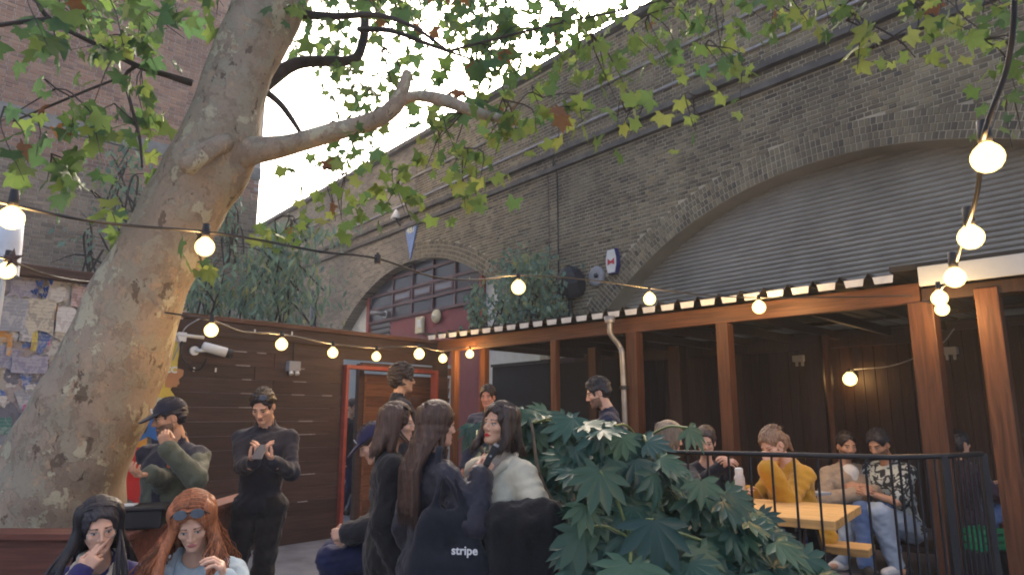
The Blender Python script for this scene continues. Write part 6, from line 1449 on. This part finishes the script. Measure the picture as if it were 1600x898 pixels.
# 15-17 along the wall
I15 = person('person in beige jacket and white shirt with beard, seated by the wall', 186, H=1.76, seat=.45, lean=4, head=(-8, 6, 0), headat=(1323,696,6.4), ground=DECK, LH=(-.06,.30,.66), RH=(.14,.34,.64), tone='tan', hair='dark', style='crop', beard=1, top=clo('beige_linen', (.36,.28,.20)), bottom=(clo('blue_denim', (.09,.15,.30)), .012), loose=.02, neck_open=True, seed=161, legs=[((.16,.45,.09),(0,1,1)),((-.12,.42,.09),(0,1,1))])
f = Field(I15['pel'] + V3(-.2,-.2,.0), I15['pel'] + V3(.2,.3,.65), .012); f.cone(I15['T'](0,.055,.10), I15['T'](0,.05,.47), .095, .075, .03); v, q_ = f.mesh(); NM().add(v, q_).obj('shirt', [clo('white_shirt', (.62,.62,.60))], I15['body'])
def print_mat():
    m = cloth('leaf_print_shirt', (.03,.035,.04)); n = m.node_tree.nodes; l = m.node_tree.links; tc = n.new('ShaderNodeTexCoord'); vo = n.new('ShaderNodeTexNoise'); vo.inputs['Scale'].default_value = 13; vo.inputs['Detail'].default_value = 1; vo.inputs['Distortion'].default_value = 2; l.new(tc.outputs['Object'], vo.inputs['Vector'])
    mr = n.new('ShaderNodeMapRange'); mr.inputs[1].default_value = .50; mr.inputs[2].default_value = .54; l.new(vo.outputs[0], mr.inputs[0]); mx = n.new('ShaderNodeMix'); mx.data_type = 'RGBA'; mx.inputs[7].default_value = (.46,.52,.50,1); l.new(mr.outputs[0], mx.inputs[0]); l.new(n[m['mix']].outputs[2], mx.inputs[6]); l.new(mx.outputs[2], n['Principled BSDF'].inputs['Base Color']); return m
I16 = person('person in leaf print shirt, light jeans and white trainers, seated by the wall', 112, H=1.78, seat=.45, lean=12, head=(8, 12, 0), headat=(1373,694,6.2), ground=DECK, LH=(-.02,.42,.66), RH=(.08,.42,.64), tone='tan', hair='black', style='short', beard=1, top=print_mat(), bottom=(clo('light_denim', (.34,.42,.52)), .016), sleeve=0, loose=.022, seed=171, shoes=(.62,.62,.60),
    legs=[((.16,.55,.09),(0,1,1)),((-.16,.30,.09),(0,1,1))])
I17 = person('person in dark patterned top with folded hands between the thick posts', 284, H=1.66, fem=True, seat=.5, lean=2, head=(0, -2, 0), headat=(1500,692,6.5), ground=DECK, LH=(-.02,.34,.70), RH=(.08,.34,.68), tone='fair', hair='black', style='tied', top=clo('aubergine_print', (.03,.018,.035), var=.9), bottom=(CLO['blue_denim'], .0), loose=.016, seed=181)
o = empty('low_stool', (I17['body'].location.x, I17['body'].location.y, DECK), 'low black stool under the woman in the patterned top', 'stool')
zz_ = max(.3, I17['pel'][2]*I17['s'] - .105); box_obj('seat', (0,0,zz_-.05), (.4,.38,.06), M_black, o, bev=.01)
for sx in (-.15,.15):
    for sy in (-.14,.14): box_obj('leg', (sx,sy,(zz_-.08)/2), (.04,.04,zz_-.08), M_black, o)
# 18 passer-by beyond the doorway
I18 = person('person in dark clothes glimpsed through the gap of the red doorway', 240, head=(0, 5, 0), headat=(551,636,11.9), fine=False, tone='olive', hair='dark', style='short', top=CLO['charcoal_jacket'], bottom=(CLO['indigo_denim'], .0), loose=.02, seed=191)
zb_ = I15['pel'][2]*I15['s'] - .11; p = (I15['body'].location + I16['body'].location) / 2
be = empty('wall_bench', (p.x, p.y, DECK), 'low dark bench along the boarded wall under the two talking men', 'bench', rz=math.atan2(I16['body'].location.y - I15['body'].location.y, I16['body'].location.x - I15['body'].location.x))
box_obj('seat_plank', (0,0,zb_-.025), (1.3,.42,.05), M_dkwood, be, bev=.006)
for x in (-.5, .5): box_obj('support', (x,0,(zb_-.05)/2), (.08,.34,zb_-.052), M_dkwood, be)

# ------------------------------------------------------------------ thin haze volume added round the yard to lift the blacks
hz = MB().box((0, 15, 7.7), (96, 106, 17.4)).mesh('haze'); ho = link('haze', hz); tag(ho, kind='stuff')
hm_ = bpy.data.materials.new('added_haze'); hm_.use_nodes = True; hn_ = hm_.node_tree.nodes; hn_.remove(hn_['Principled BSDF']); pv_ = hn_.new('ShaderNodeVolumePrincipled')
pv_.inputs['Density'].default_value = .0034; pv_.inputs['Color'].default_value = (.82, .92, .97, 1)
hm_.node_tree.links.new(pv_.outputs[0], hn_['Material Output'].inputs['Volume']); hz.materials.append(hm_)
